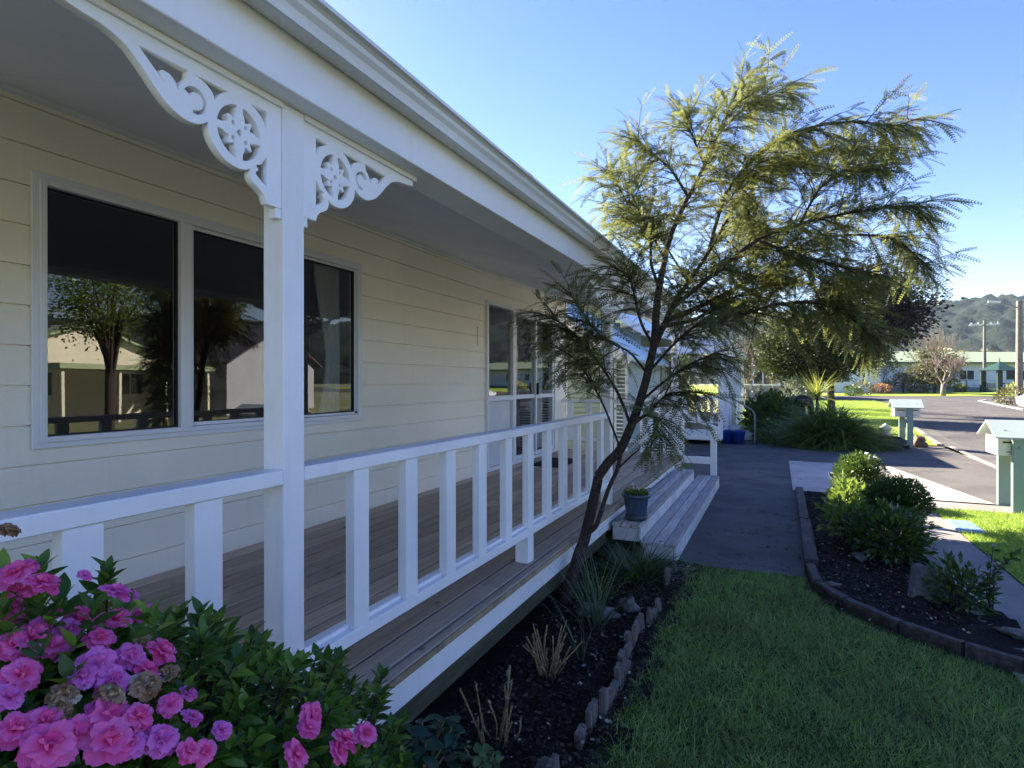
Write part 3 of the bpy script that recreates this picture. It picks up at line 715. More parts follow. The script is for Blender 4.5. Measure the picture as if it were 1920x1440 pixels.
# end balustrade, across the deck at its far end
e = empty('balustrade'); hp(e)
for (z0, z1, t) in ((1.272, 1.32, .09), (.62, .67, .07)):
    mb = MB(); mb.box(WX + .01, RX - .092, 9.40 - t / 2, 9.40 + t / 2, z0, z1, .003); mb.build('top_rail' if z0 > 1 else 'bottom_rail', M['white'], e)
for i in range(6):
    x = WX + .12 + i * .32; mb = MB(); mb.box(x, x + .088, 9.38, 9.42, .6725, 1.2715, .002); mb.build('baluster', M['white'], e)
# handrail beside the steps
e = empty('step_handrail'); hp(e)
mb = MB(); mb.bar((RX - .02, 9.395, 1.155), (-.83, 9.395, .885), .10, .045); mb.build('sloping_rail', M['white'], e)
mb = MB(); mb.box(-.95, -.86, 9.35, 9.44, .172, .865, .003); mb.build('newel', M['white'], e)
mb = MB(); mb.box(RX + .001, -.951, 9.37, 9.42, .735, .79, .003); mb.build('middle_rail', M['white'], e)
mb = MB(); mb.box(RX + .001, -.951, 9.36, 9.43, .345, .45, .003); mb.build('lower_beam', M['white'], e)
mb = MB(); mb.box(RX + .002, RX + .06, 9.36, 9.43, .46, .73, .003); mb.build('jamb', M['white'], e)
# steps
def step(x0, x1, zt, n, hgt, name='step'):
    mb = MB(); w_ = (x1 - x0 + .006) / n
    for i in range(n): mb.box(x0 + i * w_, x0 + (i + 1) * w_ - .009, 5.20, 9.335 if x1 > -.9 else 8.9, zt - .032, zt, .004)
    o = hp(mb.build(name, M['step']))
    mb = MB(); mb.box(x1 - .025, x1 - .002, 5.23, 9.32 if x1 > -.9 else 8.88, zt - hgt, zt - .034, .002); mb.build('riser', paint('worn_white', (.72, .72, .70), .6, (1, .4, 12), 12, .4, .45, 3), o)
    mb = MB(); mb.box(x0 + .004, x1 - .03, 5.215, 5.245, zt - hgt, zt - .034, .002); mb.build('step_end', bpy.data.materials['worn_white'], o)
    return o
step(RX + .05, -1.13, .315, 3, .155); step(-1.125, -.815, .172, 3, .165)
# door mat
mb = MB(); mb.box(-3.15, -2.68, 7.35, 8.25, DZ + .002, DZ + .014, .004)
tag(mb.build('doormat', speckle('mat_black', (.008, .008, .008), (.03, .03, .03), 400)), 'black doormat lying on the deck at the sliding door', 'doormat')
# ------------------------------------------------------------------ neighbouring buildings
def part(name, mb, m, p, **k): return mb.build(name, m, p, **k)
def far_window(p, x0, x1, y, z0, z1, t=.05, face='y', m='alu', depth=.04, sgn=-1):
    """window standing in a wall whose face is at y (face='y') or x (face='x'); sgn: outward side"""
    mb = MB()
    def bx(mb, a0, a1, d0, d1, c0, c1):
        if face == 'y': mb.box(a0, a1, y + sgn * d0, y + sgn * d1, c0, c1)
        else: mb.box(y + sgn * d0, y + sgn * d1, a0, a1, c0, c1)
    for (a0, a1, c0, c1) in ((x0, x0 + t, z0, z1), (x1 - t, x1, z0, z1), (x0 + t, x1 - t, z0, z0 + t), (x0 + t, x1 - t, z1 - t, z1), ((x0 + x1) / 2 - t / 2, (x0 + x1) / 2 + t / 2, z0 + t, z1 - t)):
        bx(mb, a0, a1, .003, depth, c0, c1)
    w_ = mb.build('window', M[m], p)
    mb = MB(); bx(mb, x0 + t, x1 - t, .003, .012, z0 + t, z1 - t); mb.build('pane', M['farglass'], w_); return w_
M['farglass'] = mat('far_window_glass', (.03, .035, .045), .06, .8)
M['farcurtain'] = mat('far_net_curtain', (.45, .47, .48), .8)

# neighbour with glazed veranda, across the shared drive
nb = empty('neighbour_house', (-5, 16.4, 0), 0, 'white verandaed neighbouring house with glazed porch and pale green roof beyond the deck', 'house')
inv = Matrix.Translation((5, -20, 0))
def np_(o): o.parent = nb; o.matrix_parent_inverse = inv; return o
o = cladding(-3.45, 19.6, 29.2, .3, 2.9, [(21, 22.6, 1.2, 2.3), (23.4, 24.4, .4, 2.4)]).build('wall', M['palegreen'], fix=True); np_(o)
mb = MB(); mb.box(-11, -3.48, 19.6, 29.2, .1, 2.9); np_(mb.build('wall', M['palegreen']))
# end wall facing us with lapped boards
mb = MB()
for i in range(22):
    z = .3 + i * .15; w0 = -11; w1 = -3.44
    if z > 2.9: w0, w1 = -11 + (z - 2.9) / .42, -3.44 - (z - 2.9) / .42
    if w1 - w0 < .3: break
    mb.add([(w0, 19.56, z), (w1, 19.56, z), (w1, 19.575, z + .15), (w0, 19.575, z + .15), (w0, 19.6, z), (w1, 19.6, z)], [(0, 1, 2, 3), (4, 5, 1, 0)])
np_(mb.build('end_wall', M['palegreen']))
mb = MB(); XR, ZR = -5.7, 4.55
mb.prism([(-3.2, 2.95), (-1.25, 2.62), (-1.25, 2.68), (-3.2, 3.02), (XR, ZR + .06), (-11.3, 2.95), (-11.3, 2.88), (XR, ZR)], 'y', 19.2, 29.4); rf = np_(mb.build('roof', M['roofgreen'], fix=True))
mb = MB(); mb.bar((-3.15, 19.16, 2.92), (XR, 19.16, ZR - .02), .04, .18); mb.bar((-11.3, 19.16, 2.86), (XR, 19.16, ZR - .02), .04, .18); mb.bar((-1.25, 19.16, 2.60), (-3.2, 19.16, 2.93), .04, .16); mb.build('bargeboard', M['white'], rf)
mb = MB(); mb.box(-1.25, -1.13, 19.1, 29.5, 2.56, 2.68, .01); mb.build('gutter', M['gutter'], rf)
mb = MB(); mb.box(-1.36, -1.27, 19.2, 29.4, 2.36, 2.56); mb.box(-3.45, -1.36, 19.2, 19.28, 2.36, 2.56); np_(mb.build('veranda_beam', M['white']))
mb = MB(); mb.prism([(-3.45, 2.93), (-1.36, 2.57), (-1.36, 2.55), (-3.45, 2.90)], 'y', 19.3, 29.3); np_(mb.build('soffit', M['soffit'], fix=True))
dk = MB()
for i in range(15): dk.box(-3.45 + i * .142, -3.45 + i * .142 + .136, 19.3, 29.2, .37, .40)
dk = np_(dk.build('deck', M['deck'])); mb = MB(); mb.box(-1.36, -1.32, 19.28, 29.2, .12, .395); mb.box(-3.45, -1.36, 19.26, 19.295, .12, .395); mb.build('deck_fascia', M['white'], dk)
for y in (19.25, 20.75, 22.3, 24.4, 26.2, 29.3):
    mb = MB(); mb.box(-1.40, -1.29, y, y + .11, .15, 2.40); np_(mb.build('veranda_post', M['white']))
# glazed section
for y0, y1 in ((20.87, 22.29), (22.42, 24.39), (24.52, 26.19), (26.32, 29.28)):
    mb = MB(); n = 3; s = (y1 - y0) / n
    mb.box(-1.36, -1.31, y0, y1, 1.05, 1.11); mb.box(-1.36, -1.31, y0, y1, 2.30, 2.36)
    for i in range(n + 1): mb.box(-1.36, -1.31, y0 + i * s - (.025 if i else 0), y0 + i * s + (.025 if i < n else 0), 1.11, 2.30)
    wn = np_(mb.build('window', M['white'])); mb = MB(); mb.box(-1.34, -1.333, y0 + .03, y1 - .03, 1.11, 2.30); mb.build('pane', M['thinglass'], wn)
    mb = MB(); mb.box(-1.36, -1.325, y0, y1, .40, 1.05); np_(mb.build('lower_wall', M['white']))
# railings and white slatted screen along the near end
for (p, q, x) in ((19.36, 20.75, 0),):
    b_ = np_(empty('balustrade')); mb = MB(); mb.box(-1.38, -1.31, p, q, 1.20, 1.25); mb.build('top_rail', M['white'], b_); mb = MB(); mb.box(-1.37, -1.32, p, q, .56, .60); mb.build('bottom_rail', M['white'], b_)
    for i in range(int((q - p) / .3)):
        mb = MB(); mb.box(-1.37, -1.33, p + .14 + i * .3, p + .22 + i * .3, .601, 1.199); mb.build('baluster', M['white'], b_)
b_ = np_(empty('balustrade')); mb = MB(); mb.box(-3.4, -1.41, 19.27, 19.34, 1.20, 1.25); mb.build('top_rail', M['white'], b_); mb = MB(); mb.box(-3.4, -1.41, 19.28, 19.33, .56, .60); mb.build('bottom_rail', M['white'], b_)
for i in range(6):
    mb = MB(); mb.box(-3.2 + i * .32, -3.12 + i * .32, 19.285, 19.325, .601, 1.199); mb.build('baluster', M['white'], b_)
w_ = far_window(nb, 21, 22.6, -3.44, 1.2, 2.3, face='x', sgn=1); w_.matrix_parent_inverse = inv
w_ = far_window(nb, 23.4, 24.4, -3.44, .42, 2.4, face='x', sgn=1); w_.matrix_parent_inverse = inv
mb = MB()
for i in range(2): mb.box(-1.28 + i * .32, -.98 + i * .32, 20.8, 22.4, .02, .33 - i * .15)
np_(mb.build('entry_step', M['step'], fix=True))

# white louvred garage between the two houses, just behind the end of the deck
gr = empty('slatted_shed', (-4.6, 12.0, 0), 0, 'small shed with white louvre doors and a pale blue green roof beyond the end balustrade', 'shed')
inv2 = Matrix.Translation((4.6, -12.0, 0))
def gp(o): o.parent = gr; o.matrix_parent_inverse = inv2; return o
mb = MB(); mb.prism([(-9, .05), (-2.75, .05), (-2.75, 2.2), (-5.6, 4.0), (-8.4, 2.2), (-8.4, .05)], 'y', 11.42, 15.0); gp(mb.build('wall', M['palegreen'], fix=True))
mb = MB()
for i in range(20):
    z = .1 + i * .10; mb.add([(-4.1, 11.385, z), (-3.3, 11.385, z), (-3.3, 11.41, z + .1), (-4.1, 11.41, z + .1), (-4.1, 11.415, z), (-3.3, 11.415, z)], [(0, 1, 2, 3), (4, 5, 1, 0)])
gp(mb.build('cladding_panel', M['palegreen']))
for x in (-3.28, -2.99):
    mb = MB()
    mb.box(x, x + .04, 11.36, 11.40, .1, 2.0); mb.box(x + .22, x + .26, 11.36, 11.40, .1, 2.0); mb.box(x + .04, x + .22, 11.36, 11.40, 1.96, 2.0); mb.box(x + .04, x + .22, 11.36, 11.40, .1, .2)
    for i in range(22): z = .24 + i * .078; mb.bar((x + .041, 11.38, z), (x + .219, 11.38, z), .035, .009, (0, -.6, 1))
    gp(mb.build('louvre_door', M['white']))
for x0 in (-2.5, -2.05):
    mb = MB(); s_ = .40
    mb.box(x0, x0 + .05, 11.5, 11.54, .05, 1.45); mb.box(x0 + s_ - .05, x0 + s_, 11.5, 11.54, .05, 1.45); mb.box(x0 + .05, x0 + s_ - .05, 11.5, 11.54, 1.40, 1.45); mb.box(x0 + .05, x0 + s_ - .05, 11.5, 11.54, .05, .12)
    for i in range(22): z = .17 + i * .058; mb.bar((x0 + .051, 11.52, z), (x0 + s_ - .051, 11.52, z), .035, .008, (0, -.6, 1))
    gp(mb.build('louvre_screen', M['white']))
mb = MB(); mb.prism([(-8.75, 2.06), (-8.75, 2.00), (-5.6, 4.02), (-2.45, 2.00), (-2.45, 2.06), (-5.6, 4.10)], 'y', 10.45, 15.2); r_ = gp(mb.build('roof', M['roofgreen'], fix=True))  # ridge raised and front overhang lengthened to keep sun off the path
mb = MB(); mb.bar((-2.45, 10.42, 1.99), (-5.6, 10.42, 4.0), .04, .16); mb.build('bargeboard', M['white'], r_)

# long pale building with a green roof across the far lawn
def wx(px, d): v = gatd(px, d); return v
D = 60.0
A = gatd(1635, 58); B = gatd(2350, 62); ax = (B - A).normalized(); ang = math.atan2(ax.y, ax.x)
lb = empty('long_building', (A.x, A.y, A.z), ang, 'long pale single storey building under a low green roof across the far lawn', 'building')
Ln = (B - A).length; zb = 0
mb = MB(); mb.box(0, Ln, 0, 9, .45, 3.05); part('wall', mb, M['wallwhite'], lb)
mb = MB(); mb.box(.02, Ln, .03, 8.9, -.1, .45); part('base_wall', mb, M['base'], lb)
mb = MB(); mb.box(-.03, -.002, 0, 9, .45, 3.0); mb.box(-2.6, -.03, 1.4, 7.5, .0, 2.6); part('side_wall', mb, M['wallcream'], lb)
mb = MB(); mb.prism([(-.7, 2.95), (4.5, 4.25), (9.7, 2.95), (9.7, 3.02), (4.5, 4.34), (-.7, 3.02)], 'x', -.5, Ln); mb.prism([(1.0, 2.5), (4.5, 3.5), (8, 2.5), (8, 2.56), (4.5, 3.57), (1, 2.56)], 'x', -3.0, -.5); r_ = part('roof', mb, M['roofgreen2'], lb, fix=True)
mb = MB(); mb.box(-.5, Ln, -.86, -.71, 2.86, 2.99); mb.build('gutter', paint('dark_green_gutter', (.035, .08, .035), .5), r_)
for x0, x1 in ((4.9, 6.6), (9.4, 11.2), (14.6, 16.9), (20.5, 21.9), (25, 27)): far_window(lb, x0, x1, 0, 1.15, 2.25, .09)
for x0, x1 in ((1.5, 3.5),): pass
far_window(lb, 2.2, 4.0, -2.6 - .0, 1.1, 2.0, .07, face='x', sgn=-1)
mb = MB(); mb.tube([(4.2, -.06, .2), (4.2, -.06, 2.9)], .04, 6); part('downpipe', mb, M['wallwhite'], lb)
# grey and white buildings further left, mostly behind the trees
def simple_house(name, pos, ang, Lx, Ly, zw, zr, wm, rm, label, wins=(), cat='house', overhang=.4, gable='x'):
    e = empty(name, pos, ang, label, cat)
    mb = MB()
    if gable == 'x': mb.prism([(0, 0), (Ly, 0), (Ly, zw), (Ly / 2, zr), (0, zw)], 'x', 0, Lx)
    else: mb.prism([(0, 0), (Lx, 0), (Lx, zw), (Lx / 2, zr), (0, zw)], 'y', 0, Ly)
    mb.build('wall', M[wm], e, fix=True)
    mb = MB(); o_ = overhang; LL, W = (Lx, Ly) if gable == 'x' else (Ly, Lx); k = (zr - zw) / (W / 2)
    mb.prism([(-o_, zw - o_ * k), (W / 2, zr), (W + o_, zw - o_ * k), (W + o_, zw - o_ * k + .09), (W / 2, zr + .09), (-o_, zw - o_ * k + .09)], 'x' if gable == 'x' else 'y', -o_, LL + o_)
    mb.build('roof', M[rm], e, fix=True)
    for w_ in wins: far_window(e, *w_[:5], **w_[5])
    return e
p = gatd(1385, 44)
simple_house('house', p, ang * .2, 4.6, 7, 2.5, 3.6, 'wallgrey', 'base', 'low grey house seen under the trees behind the neighbour garden', [(1, 2.4, 0, 1.0, 2.1, dict(t=.08))])
p = gatd(1520, 56)
simple_house('house', p, ang * .3, 6.0, 7, 2.7, 3.8, 'wallwhite', 'roofgreen2', 'white house with a green roof left of the long building, half hidden by trees', [(2, 3.4, 0, 1.0, 2.1, dict(t=.08))])
# houses across the road on the right (they show in the window reflections)
simple_house('house', (21.0, 11.0, 0), 0, 8, 8.5, 2.6, 4.15, 'wallcream', 'roofgreen2', 'cream gabled house across the road with a green roof', [(5.4, 6.8, 0, 1.0, 2.1, dict(t=.07, face='x')), (1.6, 3.0, 0, 1.0, 2.1, dict(t=.07, face='x'))], gable='x')
e = simple_house('house', (17.5, 19.6, 0), R(-14), 9, 8, 2.7, 4.5, 'wallgrey', 'roofdark', 'grey gabled house with a dark roof across the road', [(3.6, 6.0, 0, 1.25, 1.8, dict(t=.09, face='x'))])
e2 = empty('carport', (17.4, 12.5, 0), 0, 'open carport with pale posts in front of the cream gabled house', 'carport')
mb = MB(); mb.box(-.2, 3.3, -.2, 6.2, 2.15, 2.35); mb.build('roof', M['roofgreen2'], e2)
for y in (.0, 2, 4, 6):
    mb = MB(); mb.box(0, .1, y - .05, y + .05, 0, 2.149); mb.build('post', M['wallcream'], e2)
e3 = empty('paling_fence', (13.6, 28.0, 0), R(8), 'pale vertical board fence across the road', 'fence')
for i in range(3):
    mb = MB()
    for k in range(16): mb.box(0, .02, i * 2.5 + k * .155, i * 2.5 + k * .155 + .14, .05, 1.75)
    mb.build('fence_panel', M['wallcream'], e3)

# gazebo
g0 = gatd(1874, 54); Rg = 1.42
gz_ = empty('gazebo', g0, R(12), 'dark green open gazebo with a pointed roof on the far lawn', 'gazebo')
hexp = [(Rg * math.cos(R(60 * k)), Rg * math.sin(R(60 * k))) for k in range(6)]
for k in range(6):
    mb = MB(); x, y = hexp[k]; mb.box(x - .13, x + .13, y - .13, y + .13, 0, 2.1); mb.build('post', M['gazebo'], gz_)
    x2, y2 = hexp[(k + 1) % 6]
    if k != 4:
        mb = MB(); mb.bar((x, y, .85), (x2, y2, .85), .08, .1); mb.bar((x, y, .30), (x2, y2, .30), .08, .22)
        for j in range(1, 8):
            t = j / 8; mb.bar((x + (x2 - x) * t, y + (y2 - y) * t, .40), (x + (x2 - x) * t, y + (y2 - y) * t, .81), .04, .04, (1, 0, 0))
        mb.build('rail_panel', M['gazebo'], gz_)
mb = MB(); ro = Rg + .32; v_ = [(ro * math.cos(R(60 * k)), ro * math.sin(R(60 * k)), 2.05) for k in range(6)] + [(.25 * math.cos(R(60 * k)), .25 * math.sin(R(60 * k)), 2.75) for k in range(6)] + [(0, 0, 2.95)]
mb.add(v_, [(k, (k + 1) % 6, 6 + (k + 1) % 6, 6 + k) for k in range(6)] + [(6 + k, 6 + (k + 1) % 6, 12) for k in range(6)] + [(5, 4, 3, 2, 1, 0)]); r_ = mb.build('roof', M['gazroof'], gz_)
mb = MB(); mb.lathe([(.0, 3.35), (.02, 3.2), (.06, 3.08), (.03, 3.0), (.05, 2.9)], n=8); mb.build('finial', M['gazebo'], r_)
mb = MB(); mb.lathe([(0, .12), (Rg, .12), (Rg, 0)], n=6); mb.build('floor', M['gazebo'], gz_)

# posts, poles
def pole(px, d, ztop, r0, r1, label, name='power_pole', cat='pole'):
    p = gatd(px, d); e = empty(name, p, 0, label, cat); mb = MB(); mb.tube([(0, 0, -.2), (0, 0, ztop * .5), (0, 0, ztop)], [r0, (r0 + r1) / 2, r1], 10); mb.build('shaft', M['pole'], e); return e
e = pole(1846, 57, 7.0 - .0, .16, .12, 'distant power pole with a crossarm rising behind the green roofed building')
mb = MB(); mb.box(-1.2, 1.2, -.06, .06, 6.55, 6.68); mb.build('crossarm', M['wallwhite'], e)
for x in (-1.05, -.5, .5, 1.05): mb = MB(); mb.lathe([(.0, 6.84), (.05, 6.82), (.06, 6.72), (.03, 6.685)], (x, 0, 0), 8); mb.build('insulator', M['wallwhite'], e)
e = pole(1911, 34, 6.1, .19, .14, 'brown concrete pole carrying a street lamp arm at the right edge', 'street_lamp', 'street lamp')
mb = MB(); dv = Vector((-CT, ST * .3, 0)).normalized(); mb.tube([Vector((0, 0, 5.6)), Vector((0, 0, 5.9)) + dv * .4, Vector((0, 0, 6.1)) + dv * .9], .035, 6); mb.build('lamp_arm', M['steel'], e)
mb = MB(); mb.bar(Vector((0, 0, 6.08)) + dv * .85, Vector((0, 0, 6.16)) + dv * 1.45, .2, .11); mb.build('lamp_head', M['wallwhite'], e, bevel=.02)
# low wire fence in front of the long building
fn = empty('wire_fence', (0, 0, 0), 0, 'low wire mesh fence along the far garden bed before the long building', 'fence')
fa, fb = gatd(1630, 55.5), gatd(1960, 57)
for i in range(12):
    p = fa.lerp(fb, i / 11); mb = MB(); mb.box(p.x - .05, p.x + .05, p.y - .05, p.y + .05, p.z, p.z + 1.15); mb.build('post', M['steel'], fn)
mb = MB(); mb.bar(fa + Vector((0, 0, 1.1)), fb + Vector((0, 0, 1.1)), .03, .04); mb.bar(fa + Vector((0, 0, .6)), fb + Vector((0, 0, .6)), .015, .02); mb.build('rail', M['steel'], fn)

# silver car at the right edge
cp = gat(1912, 777); c0 = empty('parked_car', (cp.x + .1, cp.y + .25, cp.z), R(-4), 'silver hatchback car parked at the right edge by the kerb', 'car')
def car_body():
    secs = []   # x along the car (0 = end towards us-left); z profile
    prof = [(0, .45, .62, .70), (.08, .32, .82, .80), (.35, .26, .95, .86), (1.0, .24, 1.02, .88), (2.1, .22, 1.04, .88), (3.2, .24, 1.04, .88), (3.9, .28, .98, .86), (4.15, .36, .85, .78), (4.2, .45, .65, .70)]
    mb = MB(); n = 12; vs = []
    for (x, zl, zh, hw) in prof:
        for k in range(n):
            a = 2 * math.pi * k / n; cy = math.copysign(abs(math.cos(a)) ** .5, math.cos(a)); cz = math.copysign(abs(math.sin(a)) ** .5, math.sin(a))
            vs.append((x, hw * cy, (zl + zh) / 2 + (zh - zl) / 2 * cz))
    fs = [(i * n + k, i * n + (k + 1) % n, (i + 1) * n + (k + 1) % n, (i + 1) * n + k) for i in range(len(prof) - 1) for k in range(n)] + [tuple(range(n)), tuple((len(prof) - 1) * n + k for k in range(n))]
    mb.add(vs, fs); return mb
b_ = car_body().build('body', M['carpaint'], c0, smooth=True, fix=True)
cab = [(.75, 1.0), (1.35, 1.50), (1.8, 1.58), (2.8, 1.56), (3.5, 1.38), (3.95, 1.0)]
mb = MB(); n = len(cab); vs = [(x, -.84 + (z - 1) * .26, z) for x, z in cab] + [(x, .84 - (z - 1) * .26, z) for x, z in cab]
mb.add(vs, [tuple(range(n)), tuple(range(2 * n - 1, n - 1, -1))] + [(i, i + n, i + n + 1, i + 1) for i in range(n - 1)]); mb.build('cabin', M['carglass'], c0, fix=True)
mb = MB(); mb.add([(1.42, -.68, 1.54), (1.42, .68, 1.54), (1.8, .67, 1.61), (1.8, -.67, 1.61), (2.8, .67, 1.59), (2.8, -.67, 1.59), (3.4, .7, 1.43), (3.4, -.7, 1.43)], [(0, 3, 2, 1), (3, 5, 4, 2), (5, 7, 6, 4)]); mb.build('car_roof', M['carpaint'], c0)
for x, y in ((.75, -.80), (.75, .80), (3.35, -.80), (3.35, .80)):
    mb = MB(); s = 1 if y > 0 else -1
    pts = [(.14, 0), (.30, 0), (.325, .03), (.325, .17), (.30, .20), (.14, .20)]
    vs = []; n = 24
    for r_, t in pts:
        for k in range(n): a = 2 * math.pi * k / n; vs.append((x + r_ * math.cos(a), y - s * .10 + s * t, .325 + r_ * math.sin(a)))
    mb.add(vs, [(i * n + k, i * n + (k + 1) % n, (i + 1) * n + (k + 1) % n, (i + 1) * n + k) for i in range(5) for k in range(n)]); wl = mb.build('wheel', M['tyre'], c0, smooth=True, fix=True)
    mb = MB(); mb.add([(x + r_ * math.cos(2 * math.pi * k / 20), y + s * t, .325 + r_ * math.sin(2 * math.pi * k / 20)) for r_, t in ((.21, .105), (.19, .08), (.0, .09)) for k in range(20)], [(i * 20 + k, i * 20 + (k + 1) % 20, (i + 1) * 20 + (k + 1) % 20, (i + 1) * 20 + k) for i in range(2) for k in range(20)]); mb.build('rim', M['steel'], wl)
for y in (-.62, .62):
    mb = MB(); mb.box(-.01, .09, y - .14, y + .14, .66, .80, .02); mb.build('headlight', M['wallwhite'], c0)
# ------------------------------------------------------------------ feathery tree (the main tree)
tree = empty('feathery_tree', (-1.36, 3.95, 0), 0, 'slender leaning tree with dark trunk and feathery leaves beside the deck edge', 'tree')
tinv = Matrix.Translation((1.36, -3.95, 0))
def cr_line(pts, n=6):
    pts = [Vector(p) for p in pts]; out = []
    for i in range(len(pts) - 1):
        p0 = pts[max(i - 1, 0)]; p1 = pts[i]; p2 = pts[i + 1]; p3 = pts[min(i + 2, len(pts) - 1)]
        for k in range(n):
            t = k / n; out.append(.5 * ((2 * p1) + (p2 - p0) * t + (2 * p0 - 5 * p1 + 4 * p2 - p3) * t * t + (3 * p1 - p0 - 3 * p2 + p3) * t ** 3))
    out.append(pts[-1]); return out
def limb(mb, spec, r0, r1, n=8, seg=6, wob=.006):
    pts = cr_line([at(*s) for s in spec], seg); k = len(pts)
    pts = [p + Vector((noise.noise(p * 9) * wob, noise.noise(p * 9 + Vector((5, 0, 0))) * wob, 0)) for p in pts]
    mb.tube(pts, [r0 + (r1 - r0) * (i / (k - 1)) for i in range(k)], n, cap=True); return pts
mb = MB()
T0 = [(1058, 1130, 4.12), (1080, 1058, 4.14), (1097, 1008, 4.2), (1110, 950, 4.22), (1122, 893, 4.24), (1140, 868, 4.26), (1163, 842, 4.28), (1183, 800, 4.32), (1200, 755, 4.36), (1214, 700, 4.4), (1226, 648, 4.44)]
mains = []
limb(mb, T0[:5], .046, .035, 12); limb(mb, T0[4:8], .036, .033, 12); limb(mb, T0[7:], .033, .030, 12)
limb(mb, [(1098, 1003, 4.18), (1118, 985, 4.12), (1131, 945, 4.1), (1146, 905, 4.12), (1158, 878, 4.2), (1164, 850, 4.26)], .017, .014, 8)
limb(mb, [(1158, 880, 4.2), (1180, 858, 4.15), (1200, 842, 4.1)], .008, .004, 6)
B = [  # specs, start radius, weight of leaves, start fraction of leaves
 ([(1226, 650, 4.44), (1230, 590, 4.46), (1236, 540, 4.5), (1246, 485, 4.52), (1262, 430, 4.55), (1290, 370, 4.6), (1320, 310, 4.62), (1345, 250, 4.6), (1368, 200, 4.58), (1392, 152, 4.55)], .032, 1.0, .45),
 ([(1236, 540, 4.5), (1222, 500, 4.45), (1218, 450, 4.4), (1200, 400, 4.35), (1180, 355, 4.3)], .014, .9, .3),
 ([(1226, 650, 4.44), (1244, 610, 4.5), (1262, 575, 4.6), (1290, 530, 4.7), (1330, 470, 4.85), (1370, 400, 4.95), (1420, 330, 5.0), (1480, 270, 5.0)], .030, 1.0, .3),
 ([(1262, 575, 4.6), (1300, 545, 4.55), (1350, 505, 4.5), (1420, 450, 4.45), (1500, 420, 4.4), (1590, 400, 4.35), (1670, 388, 4.3), (1712, 386, 4.3)], .022, 1.0, .22),
 ([(1330, 470, 4.85), (1345, 410, 4.8), (1370, 350, 4.7), (1420, 290, 4.6), (1500, 245, 4.5), (1600, 228, 4.4), (1670, 236, 4.35), (1722, 222, 4.3)], .018, .85, .15),
 ([(1250, 600, 4.5), (1300, 580, 4.7), (1370, 545, 4.8), (1450, 500, 4.9), (1520, 450, 4.95), (1590, 420, 5.0)], .024, 1.0, .25),
 ([(1370, 350, 4.7), (1450, 310, 4.8), (1530, 285, 4.9), (1620, 275, 4.9), (1670, 275, 4.9)], .012, .9, .15),
 ([(1420, 450, 4.45), (1500, 480, 4.3), (1580, 500, 4.2), (1650, 515, 4.1)], .014, .95, .1),
 ([(1300, 580, 4.7), (1380, 590, 4.6), (1460, 570, 4.5), (1540, 570, 4.4), (1600, 600, 4.35), (1628, 625, 4.3)], .016, 1.0, .15),
 ([(1520, 450, 4.95), (1600, 440, 4.8), (1680, 450, 4.7), (1710, 478, 4.65), (1738, 500, 4.6)], .011, .9, .2),
 ([(1246, 485, 4.52), (1215, 430, 4.5), (1190, 400, 4.5), (1155, 345, 4.5), (1145, 330, 4.5)], .012, 1.1, .3),
 ([(1290, 370, 4.6), (1260, 320, 4.55), (1225, 290, 4.5), (1195, 265, 4.5)], .012, 1.1, .2),
 ([(1320, 310, 4.62), (1300, 260, 4.5), (1290, 240, 4.5), (1285, 225, 4.5)], .009, 1.0, .2),
 ([(1345, 250, 4.6), (1390, 210, 4.7), (1440, 180, 4.7), (1470, 165, 4.7)], .009, 1.0, .2),
 ([(1226, 650, 4.44), (1200, 600, 4.3), (1190, 560, 4.2), (1180, 520, 4.15), (1150, 500, 4.1)], .012, .9, .3),
 ([(1183, 800, 4.32), (1160, 740, 4.2), (1130, 690, 4.1), (1090, 640, 4.0), (1050, 605, 3.95), (1012, 588, 3.9)], .012, 1.0, .35),
 ([(1163, 842, 4.28), (1140, 780, 4.2), (1110, 720, 4.1), (1085, 680, 4.05), (1060, 660, 4.0)], .009, .9, .4),
 ([(1214, 700, 4.4), (1180, 660, 4.2), (1140, 640, 4.1), (1110, 610, 4.0), (1075, 560, 3.9)], .010, .9, .3),
 ([(1200, 755, 4.36), (1240, 720, 4.3), (1280, 690, 4.2), (1320, 670, 4.1), (1345, 660, 4.0)], .012, 1.0, .25),
 ([(1214, 700, 4.4), (1250, 660, 4.35), (1290, 620, 4.3), (1330, 605, 4.2), (1365, 610, 4.1)], .012, 1.0, .3),
 ([(1183, 800, 4.32), (1220, 770, 4.25), (1250, 740, 4.2), (1290, 735, 4.1), (1320, 735, 4.05)], .010, 1.0, .25),
 ([(1190, 790, 4.3), (1205, 780, 4.2), (1222, 780, 4.1), (1232, 800, 4.05), (1238, 825, 4.0)], .007, 1.0, .2),
 ([(1244, 610, 4.5), (1300, 600, 4.6), (1350, 570, 4.75), (1420, 540, 4.9), (1480, 520, 5.0)], .018, 1.0, .3),
 ([(1420, 330, 5.0), (1400, 400, 5.2), (1450, 430, 5.3), (1520, 400, 5.4)], .012, 1.2, .1),
 ([(1290, 530, 4.7), (1260, 480, 4.9), (1230, 440, 5.0), (1180, 420, 5.05)], .010, 1.0, .3),
 ([(1500, 420, 4.4), (1540, 350, 4.35), (1590, 320, 4.3), (1650, 310, 4.3)], .010, 1.0, .15),
 ([(1500, 500, 4.7), (1550, 530, 4.6), (1580, 545, 4.5)], .010, 1.1, .0),
]
for spec, r0, wgt, sf in B: mains.append((limb(mb, spec, r0, .004, 8), wgt, sf))
tp = mb.build('trunk', M['bark'], tree, smooth=True); tp.matrix_parent_inverse = tinv
rt = random.Random(11); tw = MB(); FP, FD, FS = [], [], []
